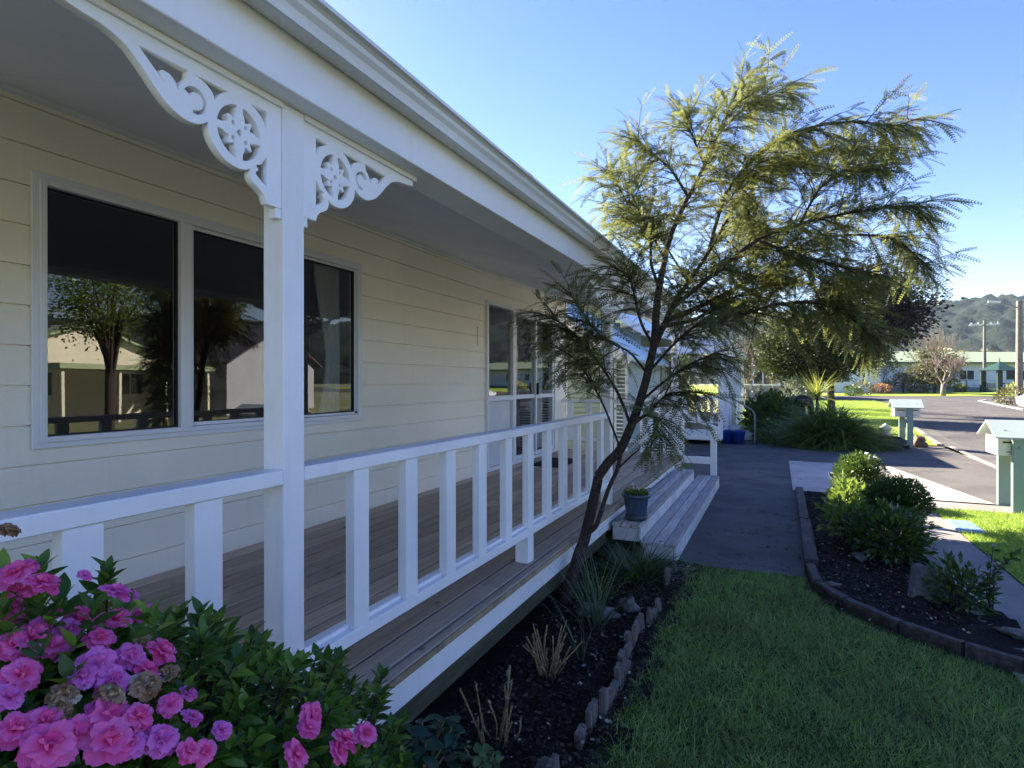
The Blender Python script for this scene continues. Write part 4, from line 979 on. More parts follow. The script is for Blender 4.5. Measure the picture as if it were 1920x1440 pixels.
def spray(pts, side_n=2, ln=(.075, .195), step=.022, f0=.15):
    tot = sum((b - a).length for a, b in zip(pts[:-1], pts[1:])); s = f0 * tot; flip = 1
    while s < tot:
        acc = 0
        for a, b in zip(pts[:-1], pts[1:]):
            l = (b - a).length
            if acc + l >= s: break
            acc += l
        p = a.lerp(b, (s - acc) / max(l, 1e-6)); t = (b - a).normalized()
        sd_ = t.cross(Vector((0, 0, 1)));
        if sd_.length < .05: sd_ = Vector((1, 0, 0))
        sd_.normalize(); flip = -flip
        d = t * rt.uniform(.5, 1.0) + sd_ * flip * rt.uniform(.4, 1.0) + Vector((0, 0, rt.uniform(-.65, .35))) + Vector((rt.gauss(0, .2), rt.gauss(0, .2), 0))
        FP.append(p); FD.append(d.normalized()); FS.append(rt.uniform(*ln)); s += step * rt.uniform(.6, 1.5)
    for _ in range(2): FP.append(pts[-1]); FD.append(((pts[-1] - pts[-2]).normalized() + Vector((rt.gauss(0, .25), rt.gauss(0, .25), rt.gauss(0, .2)))).normalized()); FS.append(rt.uniform(*ln))
for bi, (pts, wgt, sf) in enumerate(mains):
    tot = sum((b - a).length for a, b in zip(pts[:-1], pts[1:])); n = int(wgt * tot * (1 - sf) * 70 * (.75 if 15 <= bi <= 21 else 1))
    spray(pts, f0=max(sf, .45), step=.03)
    for _ in range(n):
        f = sf + (1 - sf) * rt.random() ** 1.15; k = min(int(f * (len(pts) - 1)), len(pts) - 2); p = pts[k].lerp(pts[k + 1], rt.random()); t = (pts[k + 1] - pts[k]).normalized()
        d = t * rt.uniform(.35, 1.0) + Vector((rt.gauss(0, .55), rt.gauss(0, .55), rt.gauss(.0, .40))); d.normalize()
        ll = rt.uniform(.16, .55) * (1.0 - .52 * f) * (.85 if bi in (15, 16, 17, 18, 19, 20, 21) else 1)
        q = [p]; dd = d.copy()
        for s_ in range(5):
            dd = (dd + Vector((rt.gauss(0, .09), rt.gauss(0, .09), -.09))).normalized(); q.append(q[-1] + dd * ll / 5)
        tw.tube(q, [.0048, .0042, .0036, .003, .0026, .0022], 4, cap=False); spray(q, step=.028)
to = tw.build('twigs', M['bark'], tree, smooth=True); to.matrix_parent_inverse = tinv
T, TF = frond_template(); P_ = np.array(FP); D_ = np.array(FD); S_ = np.array(FS)
V, Fc = scatter(T, TF, P_, D_, rng.uniform(-.7, .7, len(P_)), S_)
cw = mesh_np('crown', V, Fc, M['frond'], tree); cw.matrix_parent_inverse = tinv
print('fronds', len(P_))

# ------------------------------------------------------------------ bushes
def fbm(p, s, o=0.0): return noise.fractal(Vector((p[0] * s + o, p[1] * s, p[2] * s)), 1.0, 2.0, 3)
def bush(name, label, cat, c, rad, n, ls, m, stem=True, amp=.22, fs=3.0, inner=.35, up=.3, tmpl=(LEAF, LEAFF), group=None, seed=0, flat=0.0, partname='foliage', stemmat='bark', zcut=None, stems=9, jit=.4, e=None, sub=None):
    """leaf cloud on a noisy ellipsoid, growing from the ground"""
    c = Vector(c); base = Vector((c.x, c.y, gz(c.y)))
    if e is None: e = empty(name, base, 0, label, cat, group)
    dirs = rand_dirs(int(n * 1.4)); P0 = []; DD = []
    u = rng.random(len(dirs))
    for i, d in enumerate(dirs):
        k = 1 + amp * fbm(d, fs, seed * 7.3) * 1.6; r = k * (1 - inner * u[i] ** 1.6)
        p = Vector((d[0] * rad[0] * r, d[1] * rad[1] * r, d[2] * rad[2] * r)) + (c - base)
        if zcut is not None and p.z < zcut: continue
        if p.z < .01: continue
        P0.append(p); DD.append(d)
        if len(P0) >= n: break
    P0 = np.array(P0); DD = np.array(DD) + rng.normal(scale=jit, size=(len(P0), 3)); DD[:, 2] += up
    V, Fc = scatter(tmpl[0], tmpl[1], P0, DD, rng.uniform(-1.2, 1.2, len(P0)), ls * rng.uniform(.65, 1.3, len(P0)))
    mesh_np(partname, V, Fc, m, e)
    if stem:
        mb = MB(); rr = random.Random(seed + 5)
        for k in range(stems):
            a = rr.uniform(0, 6.28); t = rr.uniform(.3, .85); top = Vector((math.cos(a) * rad[0] * t, math.sin(a) * rad[1] * t, (c.z - base.z) + rad[2] * rr.uniform(-.1, .7)))
            q = [Vector((rr.gauss(0, .03), rr.gauss(0, .03), -.02)), Vector((top.x * .35, top.y * .35, top.z * .5)), top]
            w0 = .012 + .012 * max(rad); mb.tube(cr_line(q, 4), [w0 * (1 - .8 * i / 8) for i in range(9)], 6)
        mb.build('stem', M[stemmat], e, smooth=True)
    return e
# two clipped round shrubs and the loose plant between them
bush('round_shrub', 'clipped round shrub, the farther one, at the corner of the concrete slab', 'shrub', (1.00, 9.05, .34), (.31, .31, .30), 8000, .040, M['shrub'], seed=1, amp=.10, inner=.8, zcut=.08, group='clipped round shrubs in the right bed')
bush('round_shrub', 'clipped round shrub, the nearer dark one, in front of the concrete footpath', 'shrub', (1.13, 7.15, .37), (.29, .29, .24), 8000, .038, M['shrub'], seed=2, amp=.09, inner=.8, zcut=.10, group='clipped round shrubs in the right bed')
bush('leafy_plant', 'bright green loose leafy plant between the two round shrubs', 'plant', (.80, 8.0, .20), (.22, .40, .22), 900, .085, M['shrub2'], seed=3, amp=.35, inner=.6, up=.5, zcut=.05)
bush('leafy_plant', 'green lance leaved plant below the nearer round shrub', 'plant', (.92, 6.25, .22), (.28, .42, .24), 1700, .075, M['shrub'], seed=4, amp=.35, inner=.6, up=.4, zcut=.03)
bush('leafy_plant', 'small sunlit leafy plant on the left of the lance leaved plant', 'plant', (.62, 6.6, .24), (.20, .26, .19), 600, .075, M['shrub2'], seed=5, amp=.35, inner=.6, up=.5, zcut=.02)
bush('leafy_plant', 'low dark plant at the near end of the right bed', 'plant', (1.16, 5.0, .16), (.18, .22, .16), 500, .06, M['shrub'], seed=6, amp=.4, inner=.7, up=.4, zcut=.02)
# thin young sapling
e = empty('young_sapling', (1.33, 4.95, 0), 0, 'thin young plant with a few dark leaves at the edge of the sunny verge', 'plant'); mb = MB(); rr = random.Random(4); P0 = []; D0 = []
for k in range(4):
    q = [Vector((0, 0, 0)), Vector((rr.uniform(-.05, .05), rr.uniform(-.05, .05), .25)), Vector((rr.uniform(-.10, .12), rr.uniform(-.1, .1), .50 - .06 * k))]; q = cr_line(q, 5); mb.tube(q, [.006 - .0004 * i for i in range(11)], 5)
    for p in q[3:]:
        for _ in range(4): P0.append(p); D0.append((rr.gauss(0, 1), rr.gauss(0, 1), rr.uniform(-.2, .8)))
mb.build('stem', M['bark'], e); V, Fc = scatter(LEAF, LEAFF, np.array(P0), np.array(D0), rng.uniform(-1, 1, len(P0)), rng.uniform(.035, .07, len(P0))); mesh_np('foliage', V, Fc, M['shrub'], e)

# arching strap-leaf clumps
def clump(name, label, cat, c, rad, n, ln, m, wd=.035, bend=.8, up=1.0, group=None, seg=5, seed=0, partname='foliage', crown=None, loc=None):
    c = Vector(c); e = empty(name, c, 0, label, cat, group)
    T, TF = blade_template(seg, wd, -bend)
    a = rng.uniform(0, 2 * math.pi, n); rr = np.sqrt(rng.random(n)); P0 = np.stack([np.cos(a) * rr * rad[0], np.sin(a) * rr * rad[1], (np.zeros(n) if crown is None else crown * (1 - rr ** 2) * rng.uniform(.3, 1, n))], 1)
    D0 = np.stack([np.cos(a) * rr * .9, np.sin(a) * rr * .9, np.full(n, up)], 1) + rng.normal(scale=.28, size=(n, 3))
    V, Fc = scatter(T, TF, P0, D0, rng.normal(scale=.25, size=n), ln * rng.uniform(.6, 1.2, n)); mesh_np(partname, V, Fc, m, e); return e
clump('agapanthus_clump', 'large mound of arching green strap leaves beside the shared drive', 'plant', (1.20, 16.6, 0), (.90, .75), 2800, .52, M['fern'], .10, 1.2, .75, seed=1, crown=.88)
clump('agapanthus_clump', 'shaded strap leaf mound left of the large one, in front of the bent person', 'plant', (.05, 16.9, 0), (.50, .45), 450, .42, M['fern'], .07, .95, .9, crown=.2)
bush('ferny_shrub', 'dark feathery shrub beside the neighbour veranda steps', 'shrub', (-.15, 19.6, .55), (.75, 1.3, .72), 5200, .13, M['shrub'], seed=8, amp=.3, inner=.6, up=.6, tmpl=(DIAM, DIAMF))
bush('ferny_shrub', 'low dark groundcover shrub left of the strap leaf mound', 'shrub', (-.15, 18.0, .20), (.5, .8, .30), 3000, .10, M['shrub'], seed=9, amp=.3, inner=.6, up=.3, tmpl=(DIAM, DIAMF))
# cordyline with yellow green straps
p = at(1532, 775, 19.5); p.z = gz(p.y)
e = clump('cordyline', 'yellow green spiky cordyline standing behind the bent person', 'plant', p, (.05, .05), 10, .1, M['yellowleaf'])
T, TF = blade_template(4, .05, -.25); n = 130; D0 = rand_dirs(n, .75); V, Fc = scatter(T, TF, np.tile([[0, 0, 1.12]], (n, 1)) + rng.normal(scale=.03, size=(n, 3)), D0, rng.normal(scale=.2, size=n), rng.uniform(.60, 1.0, n)); mesh_np('foliage', V, Fc, M['yellowleaf'], e)
mb = MB(); mb.tube([(0, 0, -.05), (.01, 0, .5), (0, 0, 1.17)], [.06, .05, .045], 8); mb.build('trunk', M['bark'], e)
p = gatd(1495, 23.5); bush('variegated_shrub', 'pale variegated shrub between the low wire fence and the cordyline', 'shrub', (p.x, p.y, p.z + .85), (.55, .5, .85), 2600, .09, M['variegated'], seed=12, amp=.25, tmpl=(DIAM, DIAMF))
p = gatd(1472, 21.5); bush('leafy_plant', 'sunlit yellow green plant in front of the low wire fence', 'plant', (p.x, p.y, p.z + .28), (.34, .4, .42), 700, .16, M['shrub2'], seed=13, tmpl=(DIAM, DIAMF))
# low wire fence with climber
p0, p1 = gatd(1390, 25.5), gatd(1466, 24.0); fe = empty('garden_fence', p0, 0, 'low wire fence with brown posts and a sparse climber behind the ferny shrub', 'fence')
v = p1 - p0; mb = MB()
for t in (0, .5, 1): q = v * t; mb = MB(); mb.box(q.x - .05, q.x + .05, q.y - .05, q.y + .05, 0, 1.42); mb.build('post', M['pole'], fe)
mb = MB(); mb.bar(Vector((0, 0, 1.42)), v + Vector((0, 0, 1.42)), .08, .06); mb.build('rail', M['wallwhite'], fe)
mb = MB()
for i in range(22): q = v * (i / 21); mb.bar(q + Vector((0, 0, .02)), q + Vector((0, 0, 1.4)), .012, .012, (1, 0, 0))
for j in range(12): mb.bar(Vector((0, 0, .1 + j * .11)), v + Vector((0, 0, .1 + j * .11)), .012, .012)
mb.build('mesh_panel', M['steel'], fe)
n = 1600; t = rng.random(n); P0 = np.stack([v.x * t + rng.normal(scale=.08, size=n), v.y * t + rng.normal(scale=.08, size=n), rng.uniform(0, 1.35, n)], 1); V, Fc = scatter(DIAM, DIAMF, P0, rand_dirs(n), rng.uniform(-1, 1, n), rng.uniform(.05, .10, n)); mesh_np('climber', V, Fc, M['olive'], fe)

# background trees: trunk + limbs + leaf-cluster crown
def leafy_tree(name, label, px, d, zc, rad, n, ls, m, clus=60, trunk_r=.16, seed=0, bark='bark', group=None, cr=.34, zmin=None, lean=(0, 0)):
    b_ = gatd(px, d); e = empty(name, b_, 0, label, 'tree', group); rr = random.Random(seed); mb = MB()
    cz = zc - b_.z; mb.tube(cr_line([(0, 0, -.1), (rr.gauss(0, .05), rr.gauss(0, .05), cz * .4), (lean[0] * .5, lean[1] * .5, cz * .8)], 5), [trunk_r * (1 - .5 * i / 10) for i in range(11)], 9)
    C = []
    for k in range(clus):
        while True:
            v = Vector((rr.uniform(-1, 1), rr.uniform(-1, 1), rr.uniform(-1, 1)))
            if .35 < v.length < 1: break
        v = v * (1 + .25 * noise.noise(v * 2.1 + Vector((seed, 0, 0)))); p = Vector((v.x * rad[0] + lean[0], v.y * rad[1] + lean[1], cz + v.z * rad[2]))
        if zmin is not None and p.z < zmin: p.z = zmin + rr.random() * .4
        C.append(p)
        if k % 3 == 0:
            mb.tube(cr_line([(0, 0, cz * .45 * rr.uniform(.7, 1.2)), Vector((p.x * .5, p.y * .5, cz * .5 + p.z * .4)), p], 4), [trunk_r * .35 * (1 - .85 * i / 8) for i in range(9)], 5)
    mb.build('trunk', M[bark], e, smooth=True)
    per = n // clus; P0 = []; D0 = []
    sc_ = min(rad) * cr
    for c in C:
        k = rr.uniform(.6, 1.3); q = rng.normal(size=(per, 3)) * np.array([1, 1, .62]) * sc_ * k * .55; P0.append(q + np.array(c)); D0.append(q + rng.normal(scale=.3 * sc_, size=(per, 3)))
    P0 = np.concatenate(P0); D0 = np.concatenate(D0) + 1e-4; V, Fc = scatter(DIAM, DIAMF, P0, D0, rng.uniform(-1.5, 1.5, len(P0)), ls * rng.uniform(.6, 1.3, len(P0))); mesh_np('crown', V, Fc, m, e)
    return e
leafy_tree('copper_tree', 'dark purple leaved tree behind the right side of the feathery tree', 1560, 27, 4.8, (1.8, 1.7, 2.05), 26000, .19, M['copper'], 80, .18, 3, cr=.48, lean=(1.52, .68))
leafy_tree('camellia_tree', 'dense glossy evergreen tree behind the bent person', 1520, 24.5, 3.05, (2.0, 1.8, 1.5), 42000, .13, M['evergreen'], 120, .16, 5, bark='palebark', cr=.42)
leafy_tree('round_tree', 'bronze green round tree before the long pale building', 1752, 52, 3.0, (1.65, 1.7, 1.85), 6500, .22, M['olive'], 55, .15, 6, cr=.45)
leafy_tree('small_tree', 'small pale tree in the far bed left of the round tree', 1694, 54, 1.9, (1.3, 1.0, .7), 1200, .22, M['olive'], 24, .07, 7, cr=.5)
leafy_tree('far_tree', 'olive green tree beyond the long roof between the copper tree and the bare tree', 1712, 95, 5.0, (2.6, 2.4, 1.7), 1500, .45, M['olive'], 30, .2, 8, cr=.5)
leafy_tree('far_tree', 'olive green tree beyond the long roof near the right edge', 1850, 100, 5.4, (6, 3, 1.6), 2400, .5, M['olive'], 40, .2, 9, cr=.5)

def bare_tree(name, label, px, d, h, spread, m, n0=6, depth=4, seed=0, r0=.10, lean=(0, 0), d0=.5, group=None, zfork=.25, twig='twig'):
    b_ = gatd(px, d); e = empty(name, b_, 0, label, 'tree', group); rr = random.Random(seed); mb = MB(); tw_ = MB()
    def grow(p, dr, l, r, k):
        q = [p]; dd = dr.copy()
        for s in range(4): dd = (dd + Vector((rr.gauss(0, .12), rr.gauss(0, .12), .04))).normalized(); q.append(q[-1] + dd * l / 4)
        (mb if k >= depth - 1 else tw_).tube(q, [r * (1 - .45 * i / 4) for i in range(5)], 6 if k >= depth - 1 else 3, cap=False)
        if k <= 0: return
        for _ in range(rr.choice((3, 3, 4))):
            t = rr.choice((2, 3, 4)); nd = (dd + Vector((rr.gauss(0, spread), rr.gauss(0, spread), rr.gauss(.12, .25)))).normalized(); grow(q[t], nd, l * rr.uniform(.62, .85), r * .55, k - 1)
    mb.tube([(0, 0, -.1), (lean[0] * zfork * .5, lean[1] * zfork * .5, h * zfork)], [r0, r0 * .8], 8)
    for i in range(n0):
        a = 6.28 * i / n0 + rr.uniform(-.4, .4); grow(Vector((lean[0] * zfork * .5, lean[1] * zfork * .5, h * zfork * .97)), Vector((math.cos(a) * spread + lean[0], math.sin(a) * spread + lean[1], 1)).normalized(), h * .26, r0 * .55, depth)
    mb.build('trunk', M[m], e, smooth=True); tw_.build('twigs', M[twig], e); return e
bare_tree('bare_tree', 'leafless pale tree in front of the round bronze tree', 1768, 46.5, 4.3, .62, 'palebark', 4, 4, 2, .20, (.35, .1), zfork=.22)
bare_tree('bare_tree', 'leafless pinkish brown tree showing above the long roof', 1762, 70, 7.6, .30, 'twig', 7, 4, 3, .16)
bare_tree('bare_tree', 'small leafless tree by the cream end of the long building', 1655, 56, 3.2, .5, 'palebark', 4, 3, 4, .06)
bare_tree('bare_tree', 'tangled leafless tree behind the neighbour glazed porch', 1400, 31, 4.4, .55, 'twig', 7, 4, 5, .10)
bare_tree('bare_tree', 'tall leafless tree behind the evergreen camellia tree', 1450, 33, 5.4, .5, 'twig', 7, 4, 6, .11)
for i, (px, d_, h) in enumerate(((1800, 78, 4.6), (1815, 80, 5), (1830, 82, 4.8), (1785, 76, 4.3))):
    bare_tree('bare_tree', ('second low reddish leafless treetop from the left above the long green roof', 'third low reddish leafless treetop from the left above the long green roof', 'rightmost low reddish leafless treetop above the long green roof, next to the power pole', 'leftmost low reddish leafless treetop above the long green roof, just right of the bare tree')[i], px, d_, h, .5, 'twig', 6, 3, 20 + i, .08, group='leafless treetops above the long green roof')
# far bed shrubs
def fp(px, d): v = gatd(px, d); return v
for (px, d_, r_, z_, m_, lab, nm) in ((1652, 52, .75, .45, 'rust', 'rusty orange tussock in the far garden bed', 'tussock'), (1616, 50, .8, .6, 'olive', 'brown shrub at the left end of the far garden bed', 'shrub'),
    (1600, 48, .7, .4, 'shrub', 'dark low shrub left of the brown shrub in the far bed', 'shrub'), (1800, 54, .5, .4, 'shrub', 'small dark shrub between the bare tree and the gazebo', 'shrub'),
    (1897, 33, .75, .5, 'olive', 'bronze shrub beside the silver car', 'shrub'), (1722, 53.5, .8, .3, 'olive', 'low spreading shrub before the wire fence', 'shrub')):
    p = fp(px, d_); bush(nm, lab, nm, (p.x, p.y, p.z + z_), (r_, r_, z_), 900, .14, M[m_], seed=int(px), tmpl=(DIAM, DIAMF), stems=4)
p = fp(1915, 36); bush('shrub', 'yellow green shrub behind the silver car', 'shrub', (p.x, p.y, p.z + .8), (.7, .7, .45), 700, .14, M['yellowleaf'], seed=77, tmpl=(DIAM, DIAMF), stems=4)

# ------------------------------------------------------------------ letterboxes
def letterbox(loc, w_, label, zbox=.70, zr=.93, zt=1.11):
    x00 = .12 if w_ > 1 else 0
    e = empty('letterbox_stand', loc, 0, label, 'letterbox')
    for (x, y) in ((.27, 0), (.27 if w_ > 1 else .19, .52)):
        mb = MB(); mb.box(x, x + .13, y, y + .07, 0, zr + .01, .004); mb.build('post', M['mbgreen'], e)
    n = int(w_ / .27)
    for s, y0 in ((0, .071), (1, .30)):
        for i in range(n):
            x = x00 + .02 + i * .272; mb = MB(); mb.box(x, x + .266, y0, y0 + .218, zbox, zr, .004); bx_ = mb.build('box', M['mbcream'], e); ys_ = y0 - .004 if s == 0 else y0 + .2182; mb = MB(); mb.box(x + .05, x + .216, ys_, ys_ + .0038, zr - .075, zr - .055); mb.build('slot', M['black'], bx_); mb = MB(); mb.box(x + .09, x + .18, ys_ - .002 if s == 0 else ys_, (ys_ if s == 0 else ys_ + .006) + .0035, zbox + .04, zbox + .052); mb.build('handle', M['steel'], bx_)
    mb = MB(); L_ = .02 + n * .272
    mb.prism([(-.06, zr - .015), (.295, zt), (.65, zr - .015), (.65, zr + .005), (.295, zt + .022), (-.06, zr + .005)], 'x', x00 - .04, x00 + L_ + .05); mb.build('roof', M['mbroof'], e, fix=True)
    mb = MB()
    for i in range(n * 2):
        x = x00 + .09 + i * .2; yy = .08; zz = zr + .005 + (yy + .06) / .355 * (zt - zr + .017) + .004; mb.lathe([(.0, .004), (.007, .002), (.008, -.006)], (x, yy, zz), 8)
    mb.build('screw', M['black'], e)
    mb = MB(); mb.lathe([(0, .012), (.012, .0)], (.33, 0, .81), 8); mb.box(.322, .336, -.006, -.0005, .80, .83); mb.build('number_plate', M['steel'], e); return e
letterbox((2.34, 8.97, 0), 1.65, 'nearer green and cream letterbox stand on two posts at the right edge')
letterbox((2.62, 17.0, 0), .6, 'farther green and cream letterbox stand beside the sunlit lawn', .76, .99, 1.17)
# blue water-meter lid
mb = MB(); mb.box(-.12, .12, -.27, .27, 0, .025, .006); 
for i in range(6): mb.box(-.10, .10, -.24 + i * .088, -.20 + i * .088, .0255, .029)
o = mb.build('meter_lid', M['tobyblue']); o.location = (1.86, 7.82, .012); tag(o, 'pale blue plastic meter lid set in the sunny verge', 'meter cover')
# pot with flowers on the upper step end
e = empty('flower_pot', (-1.215, 5.42, .317), 0, 'dark blue glazed pot of small red and pink flowers on the upper step', 'flower pot')
mb = MB(); mb.lathe([(.0, .012), (.088, .012), (.092, .02), (.098, .075), (.115, .20), (.118, .212), (.133, .216), (.136, .24), (.128, .245), (.118, .243), (.112, .22)], n=32); mb.build('pot', M['potblue'], e, smooth=True)
mb = MB(); mb.lathe([(0, .0), (.098, .0), (.108, .045), (.102, .047), (.094, .012), (.0, .010)], n=32); mb.build('saucer', M['saucer'], e, smooth=True)
mb = MB(); mb.lathe([(0, .225), (.113, .222)], n=20); mb.build('soil', M['soil'], e)
n = 260; a = rng.uniform(0, 6.28, n); r_ = np.sqrt(rng.random(n)) * .11; P0 = np.stack([np.cos(a) * r_, np.sin(a) * r_, .225 + rng.random(n) * .05], 1); D0 = np.stack([np.cos(a), np.sin(a), np.full(n, .7)], 1) + rng.normal(scale=.4, size=(n, 3)); V, Fc = scatter(LEAF, LEAFF, P0, D0, rng.uniform(-1, 1, n), rng.uniform(.025, .045, n)); mesh_np('foliage', V, Fc, M['shrub2'], e)
def tinyflower(e, c, s, m):
    P0 = np.tile(np.array([c]), (9, 1)); D0 = rand_dirs(9, .4); V, Fc = scatter(DIAM, DIAMF, P0, D0, rng.uniform(-1, 1, 9), s * rng.uniform(.8, 1.2, 9)); return mesh_np('flower', V, Fc, m, e)
M['whitepink'] = leafmat('pale_pink_flower', (.75, .45, .5), (.8, .7, .7), None, .2)
for k in range(11):
    a = k * .57 * 2; r_ = .03 + .075 * ((k * 7) % 11) / 11; tinyflower(e, (math.cos(a) * r_, math.sin(a) * r_, .28 + .02 * (k % 3)), .022, M['redflower'] if k % 2 else M['whitepink'])
# blue buckets, grab rail at the neighbour's steps
for i, (px, lab) in enumerate(((1362, 'blue bucket, the left one, at the neighbour steps'), (1384, 'blue bucket, the right one, at the foot of the grab rail'))):
    p = at(px, 800, 15.3 - i * .2); mb = MB(); mb.lathe([(0, .0), (.14, .0), (.18, .32), (.19, .33), (.19, .35), (.165, .35), (.13, .04), (0, .04)], n=20)
    e = empty('bucket', (p.x, p.y, 0.0), 0, lab, 'bucket', 'blue buckets'); mb.build('bucket_body', M['bucket'], e, smooth=True)
    mb = MB(); mb.tube([(.185 * math.cos(t), .02, .33 - .16 * math.sin(t)) for t in [i_ * math.pi / 8 for i_ in range(9)]], .005, 5); mb.build('handle', M['steel'], e)
e = empty('grab_rail', (-.55, 16.2, 0), 0, 'bent grey metal grab rail beside the neighbour steps', 'handrail')
mb = MB(); mb.tube(cr_line([(0, 0, .0), (0, 0, .45), (0, 0, .72), (-.04, 0, .86), (-.14, 0, .94), (-.36, 0, 1.08), (-.62, .02, 1.24)], 6), .02, 8); mb.build('rail', M['steel'], e, smooth=True)
# things by the farther letterbox
def blob(name, label, cat, c, rad, m, amp=.3, fs=2.0, seed=0, smooth=True):
    bm = bmesh.new(); bmesh.ops.create_icosphere(bm, subdivisions=3, radius=1)
    for v in bm.verts:
        k = 1 + amp * fbm(v.co, fs, seed * 3.1); v.co = Vector((v.co.x * rad[0] * k, v.co.y * rad[1] * k, max(v.co.z * rad[2] * k, -rad[2] * .55)))
    me = bpy.data.meshes.new(name); bm.to_mesh(me); bm.free(); o = link(name, me, M[m], None, smooth); o.location = c; return tag(o, label, cat) if label else o
p = at(1668, 835, 14.15); blob('rubbish_bag', 'crumpled black rubbish bag on the ground before the farther letterbox', 'bag', (p.x, p.y, .10), (.36, .22, .19), 'bag', .5, 2.4, 2)
p = at(1724, 830, 14.3); blob('garden_stone', 'brown mottled stone at the foot of the farther letterbox', 'stone', (p.x, p.y, .10), (.15, .13, .18), 'brick', .6, 2.0, 4)
p = at(1660, 800, 14.4)
e = empty('garden_lantern', (p.x, p.y, 0), 0, 'white scalloped garden ornament on a stake at the edge of the strap leaf mound', 'ornament'); mb = MB(); mb.lathe([(.0, .60), (.05, .56), (.16, .47), (.13, .44), (.10, .36), (.12, .30), (.05, .27), (.0, .26)], n=12); mb.build('shade', M['mbcream'], e, smooth=True); mb = MB(); mb.tube([(0, 0, 0), (0, 0, .3)], .012, 6); mb.build('stake', M['steel'], e)

# bent person
pp = gatd(1496, 17.9); pp.z = gz(pp.y)
person = empty('person', pp, R(200), 'person bent over in dark clothes, gardening in front of the cordyline', 'person')
def skinmesh(name, verts, edges, radii, m, parent, sub=2, root=0):
    me = bpy.data.meshes.new(name); me.from_pydata([tuple(v) for v in verts], edges, []); o = link(name, me, None, parent)
    md = o.modifiers.new('skin', 'SKIN'); md.use_smooth_shade = True
    for i, r_ in enumerate(radii): me.skin_vertices[0].data[i].radius = (r_, r_); 
    me.skin_vertices[0].data[root].use_root = True
    o.modifiers.new('sub', 'SUBSURF').levels = sub; o.modifiers['sub'].render_levels = sub
    dg = bpy.context.evaluated_depsgraph_get(); ev = bpy.data.meshes.new_from_object(o.evaluated_get(dg)); o.modifiers.clear(); o.data = ev; ev.materials.clear(); ev.materials.append(m); ev.shade_smooth(); return o
def sk(me): pass
BV = [(0, 0, .92), (0, .16, 1.02), (0, .34, 1.08), (0, .46, 1.08), (0, .54, 1.04), (0, .63, .98), (0, .68, .93),
      (.17, .42, 1.04), (.23, .42, .82), (.20, .50, .60), (.19, .53, .52), (-.17, .42, 1.04), (-.23, .42, .82), (-.20, .52, .60), (-.19, .56, .52),
      (.10, 0, .86), (.12, .06, .48), (.12, -.04, .09), (.12, .12, .04), (-.10, 0, .86), (-.13, .10, .48), (-.13, .02, .09), (-.13, .18, .04)]
BE = [(0, 1), (1, 2), (2, 3), (3, 4), (4, 5), (5, 6), (3, 7), (7, 8), (8, 9), (9, 10), (3, 11), (11, 12), (12, 13), (13, 14), (0, 15), (15, 16), (16, 17), (17, 18), (0, 19), (19, 20), (20, 21), (21, 22)]
BR = [.09, .09, .09, .09, .06, .09, .08, .065, .045, .036, .03, .065, .045, .036, .03, .09, .06, .045, .035, .09, .06, .045, .035]
bd = skinmesh('body', BV, BE, BR, M['fabblack'], person, 2); bd.data.materials.append(M['skin'])
for pl in bd.data.polygons:
    c_ = pl.center
    if (c_.y > .52 and c_.z > .86) or (c_.z < .62 and c_.y > .44): pl.material_index = 1
skinmesh('jacket', BV[0:4] + [BV[7], BV[8], BV[9], BV[11], BV[12], BV[13]], [(0, 1), (1, 2), (2, 3), (3, 4), (4, 5), (5, 6), (3, 7), (7, 8), (8, 9)], [.20, .20, .22, .19, .11, .085, .07, .11, .085, .07], M['fabblack'], person, 2)
skinmesh('trousers', [BV[0], BV[15], BV[16], (.12, -.03, .14), BV[19], BV[20], (-.13, .03, .14)], [(0, 1), (1, 2), (2, 3), (0, 4), (4, 5), (5, 6)], [.16, .115, .085, .07, .115, .085, .07], M['fabblack'], person, 2)
skinmesh('hair', [(0, .56, 1.06), (0, .62, 1.05), (0, .67, 1.0), (0, .70, .94)], [(0, 1), (1, 2), (2, 3)], [.085, .105, .10, .07], M['hair'], person, 2)
for s in (.12, -.13):
    mb = MB(); y = .06 if s > 0 else .12; mb.box(s - .05, s + .05, y - .13, y + .14, 0.0, .09, .02); mb.build('shoe', M['black'], person)

t_ = leafy_tree('roadside_tree', 'leafy street tree across the road, seen only as a reflection in the wide window', 960, 10, 4.3, (1.5, 1.5, 1.3), 6500, .12, M['shrub2'], 70, .16, 31, cr=.45); t_.location = (12.6, 11.3, 0)
